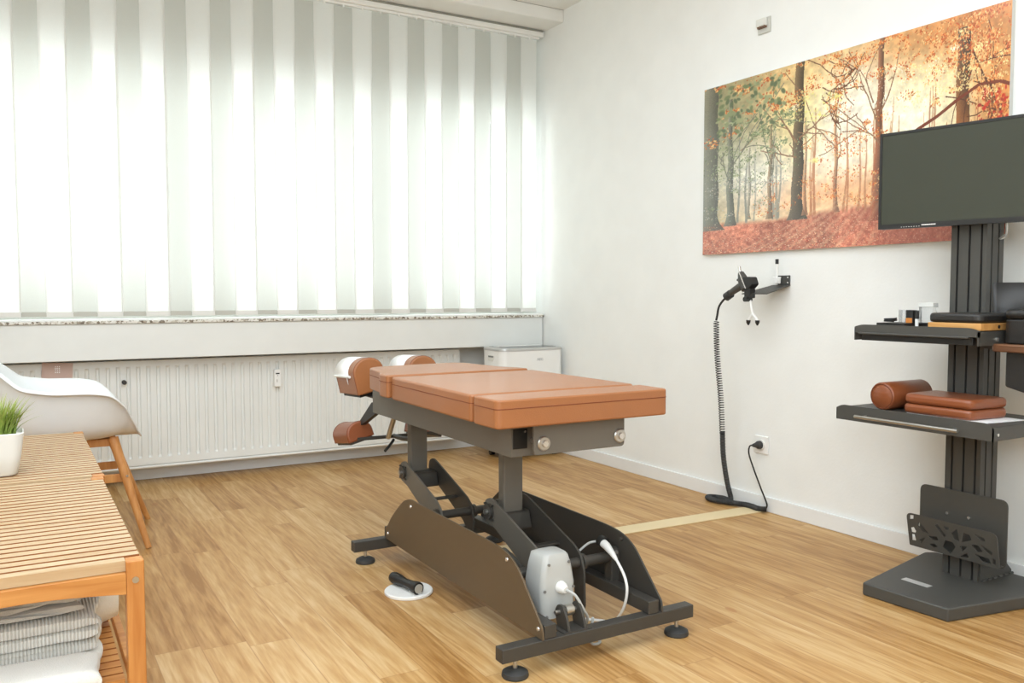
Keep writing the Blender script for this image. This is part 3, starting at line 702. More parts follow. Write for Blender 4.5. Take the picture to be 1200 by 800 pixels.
# actuator
act = obj('actuator_housing', B(), M_actu, T)
bm = B(); ax = -1.777
lv = [(.10, .050, .044, -2.893), (.125, .059, .05, -2.893), (.20, .060, .053, -2.893), (.25, .052, .05, -2.89), (.280, .044, .046, -2.885), (.288, .036, .036, -2.882)]
rg = [[bm.verts.new((x, y, z)) for x, y in rrect(ax - a, ax + a, yc, yc + 2 * b, .018, 5)] for z, a, b, yc in lv]
for a, b in zip(rg, rg[1:]):
    for i in range(len(a)): bm.faces.new((a[i], a[(i + 1) % len(a)], b[(i + 1) % len(a)], b[i]))
bm.faces.new(rg[0][::-1]); bm.faces.new(rg[-1]); bpy.data.objects.remove(act)
act = obj('actuator_housing', bm, M_actu, T, smooth=50)
for x, z in ((ax - .036, .262), (ax + .034, .262), (ax - .05, .185), (ax + .05, .185), (ax - .043, .108)):
    obj('housing_screw', tube(B(), [(x, -2.892, z), (x, -2.8955, z)], .0045, 10), M_grey, act)
obj('cable_socket', tube(B(), [(ax + .006, -2.89, .19), (ax + .006, -2.905, .19), (ax + .008, -2.918, .188)], .015, 20, radii=[.019, .017, .010]), M_white, act)
obj('actuator_tube', tube(B(), [(ax + .02, -2.80, .14), (XC, -2.40, .15)], .018, 16), M_metald, T)
for x in (ax - .026, ax + .030):
    lug = obj('mounting_lug', prism(B(), round_poly([(-2.99, .088), (-2.93, .088), (-2.915, .135), (-2.93, .158), (-2.955, .16), (-2.975, .13)], .01), 'x', x - .004, x + .004), M_metald, T, bevel=.001)
obj('lug_pin', tube(B(), [(ax - .045, -2.94, .138), (ax + .045, -2.94, .138)], .006, 12), M_steel, T)
obj('lug_bushing', tube(B(), [(ax - .012, -2.94, .138), (ax + .014, -2.94, .138)], .016, 20), M_steel, T)
obj('lug_base', box(B(), ax - .045, ax + .05, -2.99, -2.92, .088, .093), M_metald, T)
# cables on the table
obj('power_cable', tube(B(), smooth_path([(-1.522, -2.79, .243), (-1.528, -2.842, .219), (-1.532, -2.890, .178), (-1.534, -2.904, .135), (-1.532, -2.882, .074), (-1.526, -2.826, .016), (-1.54, -2.78, .006), (-1.58, -2.74, .006)], 8), .0045, 10), M_white, T)
obj('cable_plug', tube(B(), [(-1.518, -2.757, .250), (-1.521, -2.782, .246), (-1.526, -2.82, .231), (-1.528, -2.84, .220)], .01, 14, radii=[.014, .013, .009, .006]), M_white, T)
obj('plug_clamp', tube(B(), [(-1.516, -2.742, .254), (-1.518, -2.762, .250)], .019, 14), M_black, T)
obj('feed_cable', tube(B(), smooth_path([(-1.516, -2.745, .253), (-1.545, -2.72, .245), (-1.585, -2.72, .225)], 5), .004, 8), M_actu, T)
obj('actuator_cable', tube(B(), smooth_path([(ax + .008, -2.915, .188), (ax + .022, -2.945, .178), (ax + .045, -2.955, .135), (ax + .07, -2.94, .10), (ax + .085, -2.90, .05), (ax + .12, -2.85, .02), (ax + .15, -2.86, .01), (ax + .13, -2.92, .008), (ax + .09, -2.93, .02), (ax + .085, -2.945, .10)], 8), .0042, 10), M_actu, T)
obj('cable_tie', tube(B(), smooth_path([(-1.80, -2.40, .19), (-1.815, -2.46, .165), (-1.80, -2.52, .14), (-1.76, -2.50, .10)], 6), .003, 8), mat('orange_cable', (190, 110, 50), .5), T)
# head pads with paper
def arch_pad(name, c, w, h, L, roll, pitch, m, parent, seam=True, drop=.5):
    """half-round pad: c = middle of its flat base, long axis along y"""
    M = Matrix.Translation(c) @ Matrix.Rotation(math.radians(pitch), 4, 'X') @ Matrix.Rotation(math.radians(roll), 4, 'Y')
    pl = [(-w / 2, 0), (-w / 2, h * drop)] + [(-w / 2 * math.cos(a), h * drop + h * (1 - drop) * math.sin(a)) for a in [PI * k / 14 for k in range(1, 14)]] + [(w / 2, h * drop), (w / 2, 0)]
    bm = B(); prism(bm, pl, 'y', -L / 2, L / 2, M)
    o = obj(name, bm, m, parent, bevel=.007, seg=3)
    if seam:
        for s_ in (-1, 1):
            pts = [M @ Vector((p[0] * 1.004, s_ * (L / 2 - .008), p[1] * 1.004)) for p in pl]
            obj('seam', tube(B(), pts, .0014, 5), M_seam, o)
    return o, M
for sx in (-1, 1):
    o, M = arch_pad('head_pad', (XC + sx * .112, -1.33, .622), .138, .150, .25, sx * 12, -3, M_leather, T, drop=.60)
    w, h, L, dr = .138, .150, .165, .60; pts = [(sx * (-w / 2) * -1 * 1.03, h * .38)] 
    pl = [(-w / 2 * 1.03 * math.cos(a), h * dr + h * (1 - dr) * 1.045 * math.sin(a)) for a in [PI * k / 16 for k in range(0, 17)]]
    pl = [(-w / 2 * 1.03, h * .56)] + pl + [(w / 2 * 1.03, h * .56)]
    bm = B(); A_ = [bm.verts.new(M @ Vector((p[0], -L / 2 + .03, p[1]))) for p in pl]; Bq = [bm.verts.new(M @ Vector((p[0], L / 2 + .036, p[1]))) for p in pl]
    for i in range(len(pl) - 1): bm.faces.new((A_[i], A_[i + 1], Bq[i + 1], Bq[i]))
    pp = obj('paper_cover', bm, M_paper, o)
    md = pp.modifiers.new('s', 'SOLIDIFY'); md.thickness = .0012
    if sx < 0:
        obj('paper_clip_bar', tube(B(), [M @ Vector((-w / 2 - .006, -L / 2 + .005, h * .56)), M @ Vector((-w / 2 - .006, L / 2 + .042, h * .56))], .006, 10), M_white, o)
        obj('paper_tail', prism(B(), [(0, 0), (.012, 0), (.006, -.035)], 'x', -.001, .001, M @ Matrix.Translation((-w / 2 - .006, -L / 2 + .04, h * .56))), M_paper, o)
    obj('pad_board', box(B(), -.058, .058, -.105, .105, -.012, 0, M), M_black, o)
obj('head_support', box(B(), XC - .12, XC + .12, -1.66, -1.30, .600, .609), M_metald, T, bevel=.002)
# arm rests
for sx in (-1, 1):
    o, M = arch_pad('arm_pad', (XC + sx * .168, -1.36, .410), .118, .080, .20, sx * 14, -9, M_leatherd, T, drop=.38)
    obj('arm_board', box(B(), -.05, .05, -.09, .09, -.010, 0, M), M_metald, o)
obj('arm_rest_bar', box(B(), XC - .19, XC + .19, -1.465, -1.45, .420, .434), M_metald, T, bevel=.002)
obj('arm_rest_post', tube(B(), [(XC - .02, -1.458, .428), (XC - .02, -1.55, .43), (XC - .02, -1.655, .44)], .010, 12), M_metald, T)
obj('height_post', tube(B(), [(XC - .065, -1.50, .43), (XC - .065, -1.60, .567)], .011, 12), M_steel, T)
obj('release_lever', tube(B(), smooth_path([(XC - .06, -1.55, .428), (XC - .09, -1.58, .41), (XC - .12, -1.60, .392)], 3), .006, 10), M_black, T)
obj('pad_hinge', prism(B(), round_poly([(-1.645, .60), (-1.58, .60), (-1.43, .50), (-1.45, .485), (-1.645, .566)], .006), 'x', XC - .17, XC - .15), M_black, T)

# foot control on the floor
t = thing('foot_switch', 'white round floor pedal plate with black grip handle beside the table', 'pedal', (-1.965, -2.215, 0))
obj('disc', lathe(B(), [(.082, 0), (.085, .003), (.085, .010), (.082, .013), (.0, .0135)][:4], (-1.965, -2.215, 0), 48), M_white, t, smooth=30)
d = Vector((.62, -.78, 0)).normalized()
a = Vector((-1.990, -2.130, .037)); bq = Vector((-1.958, -2.285, .034)); d = (bq - a).normalized()
obj('handle', tube(B(), [a.lerp(bq, f) for f in (0, .08, .25, .5, .75, .95, 1)], .02, 20, radii=[.018, .021, .020, .0145, .018, .023, .022]), M_black, t, smooth=60)
obj('handle_core', tube(B(), [bq - d * .002, bq + d * .003], .016, 20), mat('grey_core', (170, 168, 160), .4), t)
obj('handle_cradle', box(B(), -1.976, -1.944, -2.285, -2.24, .012, .022), M_actu, t, bevel=.003)

# ------------------------------------------------------------------ equipment stand
S = thing('equipment_stand', 'tall black steel equipment stand with two shelves in front of the wall', 'stand', (-.3, -3.17, 0))
base = [(-.60, -3.035), (-.085, -2.925), (-.045, -2.95), (-.045, -3.40), (-.085, -3.43), (-.58, -3.342)]
obj('base_plate', prism(B(), round_poly(base, [.012, .01, .01, .01, .01, .006], 4), 'z', 0, .045), M_stand, S, bevel=.008, seg=4)
obj('name_plate', box(B(), -.455, -.425, -3.185, -3.085, .0445, .0465), M_acgrey, S)
cx0, cx1, cy0, cy1 = -.25, -.15, -3.237, -3.107
# fluted column: grooves cut in the outline
pl = []
w = cy1 - cy0
def groove(a): return [(a - .004, 0), (a - .004, .012), (a + .004, .012), (a + .004, 0)]
fr = [(0, 0)] + groove(.019) + groove(.062) + groove(.105) + [(w, 0)]
pl += [(cx0 + d_, cy0 + a_) for a_, d_ in fr]
d2 = cx1 - cx0; side = groove(.03) + groove(.070)
pl += [(cx0 + a_, cy1 - d_) for a_, d_ in side] + [(cx1, cy1)] + [(cx1, cy0)] + [(cx0 + a_, cy0 + d_) for a_, d_ in side[::-1]]
col = obj('column', prism(B(), pl, 'z', .045, 1.52), M_stand, S, smooth=20)
bm = B()
for a_ in (.019, .062, .105): box(bm, cx0 + .010, cx0 + .0125, cy0 + a_ - .0045, cy0 + a_ + .0045, .046, 1.515)
for a_ in (.03, .070): box(bm, cx0 + a_ - .0045, cx0 + a_ + .0045, cy0 + .010, cy0 + .0125, .046, 1.515)
obj('groove_lining', bm, M_black, col)
for sy, y in ((-1, cy0 - .006), (1, cy1 + .001)):
    obj('gusset', prism(B(), [(-.24, .045), (-.05, .045), (-.05, .06), (-.15, .15), (-.24, .15)], 'y', y, y + .005), M_stand, S)
bm = B()
for k in range(6): tube(bm, [(-.235 + k * .034, cy0 - .008, .047), (-.215 + k * .034, cy0 - .008, .047)], .005, 8)
obj('weld_bead', bm, M_stand, S)
# shelves
def shelf(z0, z1, x0, y0, y1, name, keyboard):
    bm = B()
    pf = round_poly([(y0, z0), (y1, z0), (y1, z1 - .012), (y1 - .025, z1), (y0 + .025, z1), (y0, z1 - .012)], [0, 0, .004, .02, .02, .004], 4)
    if not keyboard:
        prism(bm, pf, 'x', x0, x0 + .004)
    else:
        pf = round_poly([(y0, z0 + .028), (y1, z0 + .028), (y1, z1 - .008), (y1 - .03, z1), (y0 + .03, z1), (y0, z1 - .008)], [0, 0, .004, .02, .02, .004], 4)
        prism(bm, pf, 'x', x0, x0 + .01)
    box(bm, x0 + .004, -.252, y0 + .004, y1 - .004, z1 - .019, z1 - .011)
    for y in (y0, y1 - .004): 
        prism(bm, [(x0, z0), (-.12, z0), (-.12, z1 - .012), (x0, z1 - .012)], 'y', y, y + .004)
    box(bm, -.252, -.13, y0 + .004, cy0 - .001, z1 - .019, z1 - .011); box(bm, -.252, -.13, cy1 + .001, y1 - .004, z1 - .019, z1 - .011)
    return obj(name, bm, M_stand, S, smooth=30)
s1 = shelf(.886, .943, -.48, -3.355, -2.888, 'shelf', True)
kb = obj('drawer_front', box(B(), -.470, -.45, -3.33, -2.91, .886, .912), M_black, s1, bevel=.002)
obj('drawer_lip', box(B(), -.490, -.466, -3.325, -2.91, .908, .915), M_stand, s1, bevel=.003)
obj('side_bolt', tube(B(), [(-.38, -3.355, .905), (-.38, -3.361, .905)], .007, 12), M_bolt, s1)
s2 = shelf(.590, .645, -.50, -3.424, -2.832, 'shelf', False)
obj('pull_handle', tube(B(), [(-.53, -2.935, .612), (-.53, -3.325, .612)], .006, 14), M_steel, s2)
for y in (-2.96, -3.30): obj('handle_post', tube(B(), [(-.53, y, .612), (-.499, y, .612)], .005, 12), M_steel, s2)
obj('side_bolt', tube(B(), [(-.48, -3.424, .61), (-.48, -3.429, .61)], .005, 12), M_bolt, s2)
# brochure holder
H_ = obj('leaflet_rack', prism(B(), round_poly([(-3.02, .118), (-3.343, .118), (-3.343, .355), (-3.02, .355)], .025, 5), 'x', -.262, -.257), M_stand, S, bevel=.001)
def cut_plate():
    outer = round_poly([(-2.99, .118), (-3.335, .118), (-3.335, .245), (-2.99, .245)], [.004, .004, .022, .022], 5)
    holes = [[(.012, .100), (.028, .104), (.03, .118), (.014, .116)], [(.012, .066), (.026, .072), (.034, .058), (.03, .050), (.014, .05)], [(.012, .018), (.030, .020), (.026, .044), (.014, .042)],
             [(.050, .098), (.085, .062), (.060, .064), (.045, .082)], [(.045, .028), (.07, .042), (.05, .015)], [(.083, .052), (.118, .058), (.122, .044), (.10, .04)], [(.085, .02), (.105, .028), (.118, .018), (.10, .012)],
             [(.115, .100), (.125, .108), (.155, .068), (.145, .064)], [(.138, .025), (.15, .052), (.178, .052), (.188, .035), (.165, .005)], [(.148, .104), (.17, .107), (.168, .096), (.155, .094)],
             [(.178, .086), (.20, .107), (.205, .064), (.185, .066)], [(.225, .098), (.215, .062), (.252, .078), (.245, .096)], [(.205, .045), (.235, .050), (.212, .026)], [(.20, .004), (.235, .010), (.23, .026)],
             [(.265, .104), (.30, .096), (.302, .086), (.285, .086)], [(.25, .060), (.272, .066), (.29, .046), (.268, .040)], [(.285, .070), (.325, .052), (.32, .040), (.30, .050)], [(.26, .030), (.31, .026), (.315, .008), (.285, .008)], [(.322, .030), (.335, .028), (.332, .010), (.32, .012)]]
    cu = bpy.data.curves.new('cut', 'CURVE'); cu.dimensions = '2D'; cu.fill_mode = 'BOTH'; cu.extrude = .0018
    def add(p):
        s_ = cu.splines.new('POLY'); s_.points.add(len(p) - 1)
        for i, q in enumerate(p): s_.points[i].co = (q[0], q[1], 0, 1)
        s_.use_cyclic_u = True
    add([(-p[0] - 2.99, p[1] - .118) for p in outer])
    for h in holes: add([(a, b_ + .003) for a, b_ in h])
    o = bpy.data.objects.new('cut', cu); C.objects.link(o); dg = bpy.context.evaluated_depsgraph_get(); me = bpy.data.meshes.new_from_object(o.evaluated_get(dg))
    bpy.data.objects.remove(o); bm = B(); bm.from_mesh(me); bpy.data.meshes.remove(me)
    # local (s, t, n) -> world: s along -y, t up, n along -x; leaning outwards at the top
    M = Matrix(((0, -.20, -1, -.300), (-.97, 0, 0, -3.01), (0, .985, 0, .128), (0, 0, 0, 1)))
    bmesh.ops.transform(bm, matrix=M, verts=bm.verts); return bm
obj('pierced_front', cut_plate(), M_stand, H_, smooth=20)
obj('rack_floor', box(B(), -.300, -.260, -3.335, -3.03, .127, .130), M_stand, H_)
for y in (-3.13, -3.21): obj('rack_screw', tube(B(), [(-.262, y, .268), (-.268, y, .268)], .005, 10), M_bolt, H_)
# walnut side tray with black parts
obj('side_tray', prism(B(), rrect(-.40, -.262, -3.62, -3.345, .02, 5), 'z', .866, .892), M_walnut, S, bevel=.006, seg=3)
obj('tray_bracket', box(B(), -.262, -.16, -3.60, -3.236, .866, .880), M_stand, S, bevel=.002)
obj('side_skirt', prism(B(), round_poly([(-3.62, .69), (-3.375, .752), (-3.375, .866), (-3.62, .866)], .008), 'x', -.36, -.30), M_bleather, S, bevel=.006)

# monitor
d = Vector((.193, -.981, 0)).normalized(); nrm = Vector((-.981, -.193, 0)).normalized()
o0 = Vector((-.357, -2.888, 1.292))
Mm = Matrix(((d.x, nrm.x, 0, o0.x), (d.y, nrm.y, 0, o0.y), (0, 0, 1, o0.z), (0, 0, 0, 1)))
t = thing('monitor', 'large black flat monitor mounted on the equipment stand', 'monitor', tuple(o0 + d * .3))
MW, MH = .605, .350
obj('housing', box(B(), 0, MW, -.028, 0, 0, MH, Mm), M_black, t, bevel=.003)
bm = B(); bz = .009
for a_, b_, c_, e_ in ((0, bz, 0, MH), (MW - bz, MW, 0, MH), (bz, MW - bz, 0, .017), (bz, MW - bz, MH - bz, MH)): box(bm, a_, b_, 0, .004, c_, e_, Mm)
bezel = obj('bezel', bm, M_black, t)
obj('screen', box(B(), bz, MW - bz, 0, .0015, .017, MH - bz, Mm), M_screen, t)
bm = B()
for i in range(9): box(bm, .158 + i * .0055, .1625 + i * .0055, .004, .0045, .0065, .0105, Mm)
obj('brand_mark', bm, M_white, bezel)
bm = B()
for i in range(8): box(bm, .085 + i * .009, .088 + i * .009, .004, .0045, .0035, .0055, Mm)
obj('button_marks', bm, M_white, bezel)
obj('back_mount', tube(B(), [o0 + d * .30 + nrm * -.028 + Vector((0, 0, .17)), o0 + d * .30 + nrm * -.052 + Vector((0, 0, .17))], .035, 20), M_black, t)
obj('cable', tube(B(), smooth_path([o0 + d * .42 + nrm * -.03 + Vector((0, 0, .03)), o0 + d * .425 + nrm * -.035 + Vector((0, 0, -.03)), Vector((-.19, -3.245, 1.245)), Vector((-.16, -3.25, 1.26)), Vector((-.145, -3.24, 1.35))], 6), .003, 8), M_actu, t)

# things on the upper shelf
zt = .9322
tag(obj('mouse_mat', prism(B(), rrect(-.44, -.28, -3.06, -2.945, .01), 'z', zt, zt + .018), M_black, bevel=.002), 'flat black tray at the left of the upper shelf', 'tray')
def jar(x, y, r, h, m, label, contents=None):
    t = thing('dispenser_box', label, 'container', (x, y, zt + .018))
    z0 = zt + .0182
    obj('body', prism(B(), rrect(x - r, x + r, y - r, y + r, .004, 3), 'z', z0, z0 + h), m, t)
    return t
jar(-.31, -2.975, .018, .045, M_clear, 'clear acrylic box, leftmost on the upper shelf')
jar(-.33, -3.016, .018, .045, M_clear, 'clear acrylic box second from left on the upper shelf')
t = jar(-.38, -3.048, .014, .046, M_black, 'small black and orange box between the clear boxes and black cushion')
obj('orange_label', box(B(), -.395, -.3935, -3.06, -3.036, zt + .019, zt + .036), mat('orange_label', (205, 130, 60), .5), t)
tp = thing('lidded_box', 'white topped clear box standing tallest on the upper shelf', 'container', (-.285, -3.05, zt + .018))
obj('body', prism(B(), rrect(-.30, -.27, -3.075, -3.02, .004, 3), 'z', zt, zt + .075), M_clear, tp)
obj('lid', prism(B(), rrect(-.302, -.268, -3.077, -3.018, .004, 3), 'z', zt + .075, zt + .090), M_whitem, tp, bevel=.001)
bt = thing('slim_bottle', 'slim white bottle with black cap on the upper shelf', 'bottle', (-.40, -3.083, zt))
obj('body', tube(B(), [(-.40, -3.083, zt), (-.40, -3.083, zt + .034)], .006, 14), M_white, bt)
obj('cap', tube(B(), [(-.40, -3.083, zt + .034), (-.40, -3.083, zt + .062)], .007, 14), M_black, bt)
cb = obj('small_cable_coil', tube(B(), smooth_path([(-.43 + .02 * math.cos(a), -3.0 + .02 * math.sin(a), zt + .023 + .001 * a) for a in [k * .8 for k in range(16)]], 3), .003, 6), M_black)
tag(cb, 'little coil of black cable on the flat black tray', 'cable')
wb = thing('wooden_block', 'light oak board with screw holes under the black pad', 'board', (-.37, -3.22, zt))
obj('board', box(B(), -.46, -.258, -3.35, -3.165, zt + .002, zt + .026), M_oak, wb, bevel=.002)
obj('screw_hole', tube(B(), [(-.36, -3.3515, zt + .014), (-.36, -3.346, zt + .014)], .006, 12), M_black, wb)
obj('hinge', box(B(), -.30, -.285, -3.3525, -3.348, zt + .004, zt + .026), M_steel, wb)
t = obj('black_pad', prism(B(), rrect(-.462, -.256, -3.35, -3.16, .03, 6), 'z', zt + .0265, zt + .058), M_bleather, bevel=.011, seg=4)
tag(t, 'flat square black leather pad lying on the oak board', 'pad')
# black case and curved shield on the tray
t = thing('black_case', 'black leather case with rounded lid standing on the walnut tray', 'case', (-.33, -3.47, .892))
obj('body', prism(B(), rrect(-.385, -.285, -3.60, -3.375, .03, 6), 'z', .8925, .972), M_bleather, t, bevel=.006, seg=3)
obj('lid', prism(B(), rrect(-.388, -.282, -3.603, -3.372, .033, 6), 'z', .972, 1.005), M_bleather, t, bevel=.016, seg=4)
obj('clasp', box(B(), -.392, -.386, -3.50, -3.47, .955, .985), M_black, t, bevel=.002)
bm = B(); cols = []
for i in range(19):
    a = math.radians(-62 + 124 * i / 18); y = -3.40 - .135 * math.sin(-a); x = -.30 + .10 * math.cos(a) - .03
    top = .892 + .20 - .10 * max(0, -(y + 3.36)) ** 1.2 * 3.0 - .0
    cols.append([bm.verts.new((x, y, z)) for z in (.8925, .95, 1.0, max(1.0, top))])
for a, b in zip(cols, cols[1:]):
    for j in range(3): bm.faces.new((a[j], b[j], b[j + 1], a[j + 1]))
o = obj('curved_shield', bm, M_bleather); md = o.modifiers.new('s', 'SOLIDIFY'); md.thickness = .006
tag(o, 'curved upright black leather shell behind the black case', 'shell')
# lower shelf
zl = .6342
t = thing('bolster', 'cognac leather round bolster on the lower shelf', 'bolster', (-.33, -2.96, zl))
r = .050
obj('roll', tube(B(), [(-.435, -2.975, zl + r), (-.430, -2.975, zl + r), (-.21, -2.975, zl + r), (-.205, -2.975, zl + r)], r, 40, radii=[r - .004, r, r, r - .004]), M_leatherd, t, smooth=60)
obj('seam', tube(B(), [(-.4365, -2.975 + (r - .006) * math.cos(a), zl + r + (r - .006) * math.sin(a)) for a in [2 * PI * k / 32 for k in range(33)]], .0015, 5, cap=False), M_seam, t)
sh = obj('paper_sheet', prism(B(), [(-.44, -3.08), (-.455, -3.36), (-.256, -3.385), (-.256, -3.07)], 'z', zl, zl + .003), M_paper)
tag(sh, 'white paper sheet under the stacked leather cushions', 'paper')
for i, lab in enumerate(('flat square cognac leather cushion, lower of the stacked pair', 'flat square cognac leather cushion, upper of the stacked pair')):
    z = zl + .0035 + i * .0345
    o = cushion('seat_pad', [(-.45, -3.066 - .004 * i), (-.45, -3.32), (-.256, -3.335), (-.256, -3.062)], z, z + .034, .03, None, M_leatherd, seam=False)
    o.modifiers['bevel'].width = .013
    tag(o, lab, 'cushion', 'stacked leather cushions on the lower shelf')

# ------------------------------------------------------------------ slatted benches
M_slatside = mat('slat_gap_shade_brown', (150, 88, 40), .7)  # darker brown for slat sides: shade in the gaps put into the colour
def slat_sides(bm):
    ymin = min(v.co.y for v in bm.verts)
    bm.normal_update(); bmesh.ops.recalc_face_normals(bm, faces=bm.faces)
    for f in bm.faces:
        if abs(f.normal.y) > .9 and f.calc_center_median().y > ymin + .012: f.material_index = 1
def bench(x1, x0, y0, y1, zt_, lab):
    t = thing('slatted_bench', lab, 'bench', ((x0 + x1) / 2, (y0 + y1) / 2, 0))
    L = y1 - y0; n = 25; pitch = (L - .012) / n
    bm = B()
    for i in range(n):
        a = y0 + .006 + i * pitch; xr = x1 - .032 if i in (0, n - 1) else x1 - .004
        box(bm, x0 + .03 if i in (0, n - 1) else x0 + .004, xr, a + .0045, a + pitch - .0045, zt_ - .02, zt_)
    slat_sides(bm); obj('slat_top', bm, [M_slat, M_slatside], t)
    zs = .31
    bm = B()
    for i in range(1, n - 1):
        a = y0 + .006 + i * pitch; box(bm, x0 + .034, x1 - .034, a + .003, a + pitch - .003, zs - .018, zs)
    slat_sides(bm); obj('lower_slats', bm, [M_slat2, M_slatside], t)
    for x in (x0, x1 - .024):
        obj('side_rail', box(B(), x, x + .022, y0 + .03, y1 - .03, zt_ - .062, zt_ - .021), M_slat2, t, bevel=.002)
        obj('lower_rail', box(B(), x + .004, x + .02, y0 + .03, y1 - .03, zs - .04, zs - .0185), M_slat2, t, bevel=.002)
    for y in (y0, y1 - .022):   # arched apron at both ends
        W = x1 - x0; pts = [(x0 + .03, zt_ - .021), (x1 - .032, zt_ - .021), (x1 - .032, zt_ - .062)] + [(x1 - .032 - (W - .062) * k / 10, zt_ - .062 + .012 * math.sin(PI * k / 10)) for k in range(1, 10)] + [(x0 + .03, zt_ - .062)]
        obj('apron', prism(B(), pts, 'y', y, y + .02), M_slat2, t, bevel=.001)
    for x in (x0, x1 - .032):
        for y in (y0, y1 - .032):
            lg = obj('leg', box(B(), x, x + .032, y, y + .032, 0, zt_ + .0005), M_post, t, bevel=.003)
            yy = y if y == y0 else y + .032; s_ = -1 if y == y0 else 1
            obj('leg_screw', tube(B(), [(x + .016, yy, zt_ - .036), (x + .016, yy + s_ * .003, zt_ - .036)], .006, 14), M_steel, lg)
    return t
bench(-2.942, -3.342, -3.233, -2.371, .55, 'slatted wooden bench nearest the viewer, with towels below')
bench(-2.936, -3.336, -2.361, -1.475, .55, 'slatted wooden bench behind the near one, beside the white chair')

# towels on the lower shelf
def towel(name, x0, x1, y0, y1, z0, h, n, seed, m, lab, cat='towel', taper=0, grp=None, amp=.004):
    rr = random.Random(seed); bm = B(); th = h / n
    for k in range(n):
        zc = z0 + th * (k + .5); NX, NY = 36, 14; rings = []
        ex = rr.uniform(-.008, .008); ph = [rr.uniform(0, 6) for _ in range(6)]
        for j in range(NY):
            f = j / (NY - 1); y = y0 + (y1 - y0) * f; sq = 1 - .0 * f
            e = min(1, min(f, 1 - f) * 7 + .35)          # rounded long edges
            pts = []
            xr = x1 + ex + amp * math.sin(ph[0] + f * 5) * 1.5; xl = x0
            hh = th * .54 * e ** .5
            for i in range(NX):
                a = 2 * PI * i / NX; ca, sa = math.cos(a), math.sin(a)
                px_ = (xr + xl) / 2 + (xr - xl) / 2 * (abs(ca) ** .35) * (1 if ca >= 0 else -1)
                pz = zc + hh * (abs(sa) ** .55) * (1 if sa >= 0 else -1)
                pz += amp * .9 * (math.sin(ph[1] + px_ * 31 + y * 9) + .6 * math.sin(ph[2] + px_ * 67 - y * 23)) * (.4 + .6 * k / max(1, n - 1)) * (1 if z0 > .4 or k else .25)
                pz -= taper * (px_ - x0) * 0
                pts.append(bm.verts.new((px_, y + amp * math.sin(ph[3] + px_ * 22 + k), max(pz, z0 + .0005))))
            rings.append(pts)
        for a, b in zip(rings, rings[1:]):
            for i in range(NX): bm.faces.new((a[i], a[(i + 1) % NX], b[(i + 1) % NX], b[i]))
        bm.faces.new(rings[0][::-1]); bm.faces.new(rings[-1])
    o = obj(name, bm, m, smooth=60); tag(o, lab, cat, grp); return o
ZS = .3105
towel('folded_towel', -3.30, -3.014, -3.226, -3.108, ZS, .042, 1, 3, M_towelw, 'thick white folded towel at the front of the lower bench shelf', amp=.003)
towel('folded_towel', -3.30, -3.004, -3.095, -2.955, ZS, .026, 1, 8, M_towelw, 'white towel under the waffle towel on the bench shelf')
towel('waffle_towel', -3.30, -3.010, -3.098, -2.95, ZS + .0275, .078, 3, 5, M_waffle, 'waffle weave towel folded in layers in the bench pile', amp=.005)
towel('crumpled_cloth', -3.30, -3.035, -3.09, -2.955, ZS + .110, .040, 2, 11, M_towelg, 'crumpled grey linen cloth on top of the bench pile', amp=.008)
bm = B(); N = 90; pts = []
for i in range(N):
    a = i / N * 2 * PI * 2.4; r_ = .062 - .038 * i / N; pts.append((-2.765 + r_ * math.cos(a) * .95, ZS + .062 + r_ * math.sin(a)))
ringsv = []
for k in range(9):
    f = k / 8; x = -3.30 + .340 * f; s_ = 1 if f < .85 else 1 - .25 * ((f - .85) / .15) ** 2
    ringsv.append([bm.verts.new((x, -2.868 + (.072 * math.cos(2 * PI * i / 32)) * s_, ZS + .0680 + (.0655 * math.sin(2 * PI * i / 32)) * s_ + .002 * math.sin(i * .9 + k))) for i in range(32)])
for a, b in zip(ringsv, ringsv[1:]):
    for i in range(32): bm.faces.new((a[i], a[(i + 1) % 32], b[(i + 1) % 32], b[i]))
bm.faces.new(ringsv[0][::-1]); bm.faces.new(ringsv[-1])
tag(obj('rolled_blanket', bm, M_towelc, smooth=60), 'cream fleece blanket rolled up behind the towel pile on the bench', 'blanket')

# potted grass
px_, py_, pz_ = -3.197, -2.205, .551
t = thing('potted_grass', 'green artificial grass in a white pot on the far bench', 'potted plant', (px_, py_, pz_))
bm = B(); lv = [(.045, 0, .02), (.052, .006, .022), (.062, .06, .026), (.069, .118, .028), (.066, .120, .026), (.062, .108, .024)]
rg = [[bm.verts.new((x, y, pz_ + z)) for x, y in rrect(px_ - a, px_ + a, py_ - a, py_ + a, r_, 6)] for a, z, r_ in lv]
for a, b in zip(rg, rg[1:]):
    for i in range(len(a)): bm.faces.new((a[i], a[(i + 1) % len(a)], b[(i + 1) % len(a)], b[i]))
bm.faces.new(rg[0][::-1]); bm.faces.new(rg[-1]); obj('pot', bm, M_whitem, t, smooth=50)
def grass_mat():
    k = NT('grass_blades'); g = k.n('ShaderNodeNewGeometry'); tc = k.n('ShaderNodeTexCoord'); s = k.n('ShaderNodeSeparateXYZ'); k.l(tc.outputs['Object'], s.inputs[0])
    nz = k.n('ShaderNodeTexNoise'); nz.inputs['Scale'].default_value = 60; k.l(tc.outputs['Object'], nz.inputs['Vector'])
    f = k.math('ADD', k.math('MULTIPLY', s.outputs[2], 3.2), k.math('MULTIPLY', nz.outputs['Fac'], .5))
    k.l(k.ramp(f, [(.35, (72, 92, 34)), (.7, (128, 152, 62)), (1, (178, 190, 100))]), k.b.inputs['Base Color']); k.b.inputs['Roughness'].default_value = .45
    k.b.inputs['Transmission Weight'].default_value = 0; return k.m
bm = B(); g = random.Random(3)
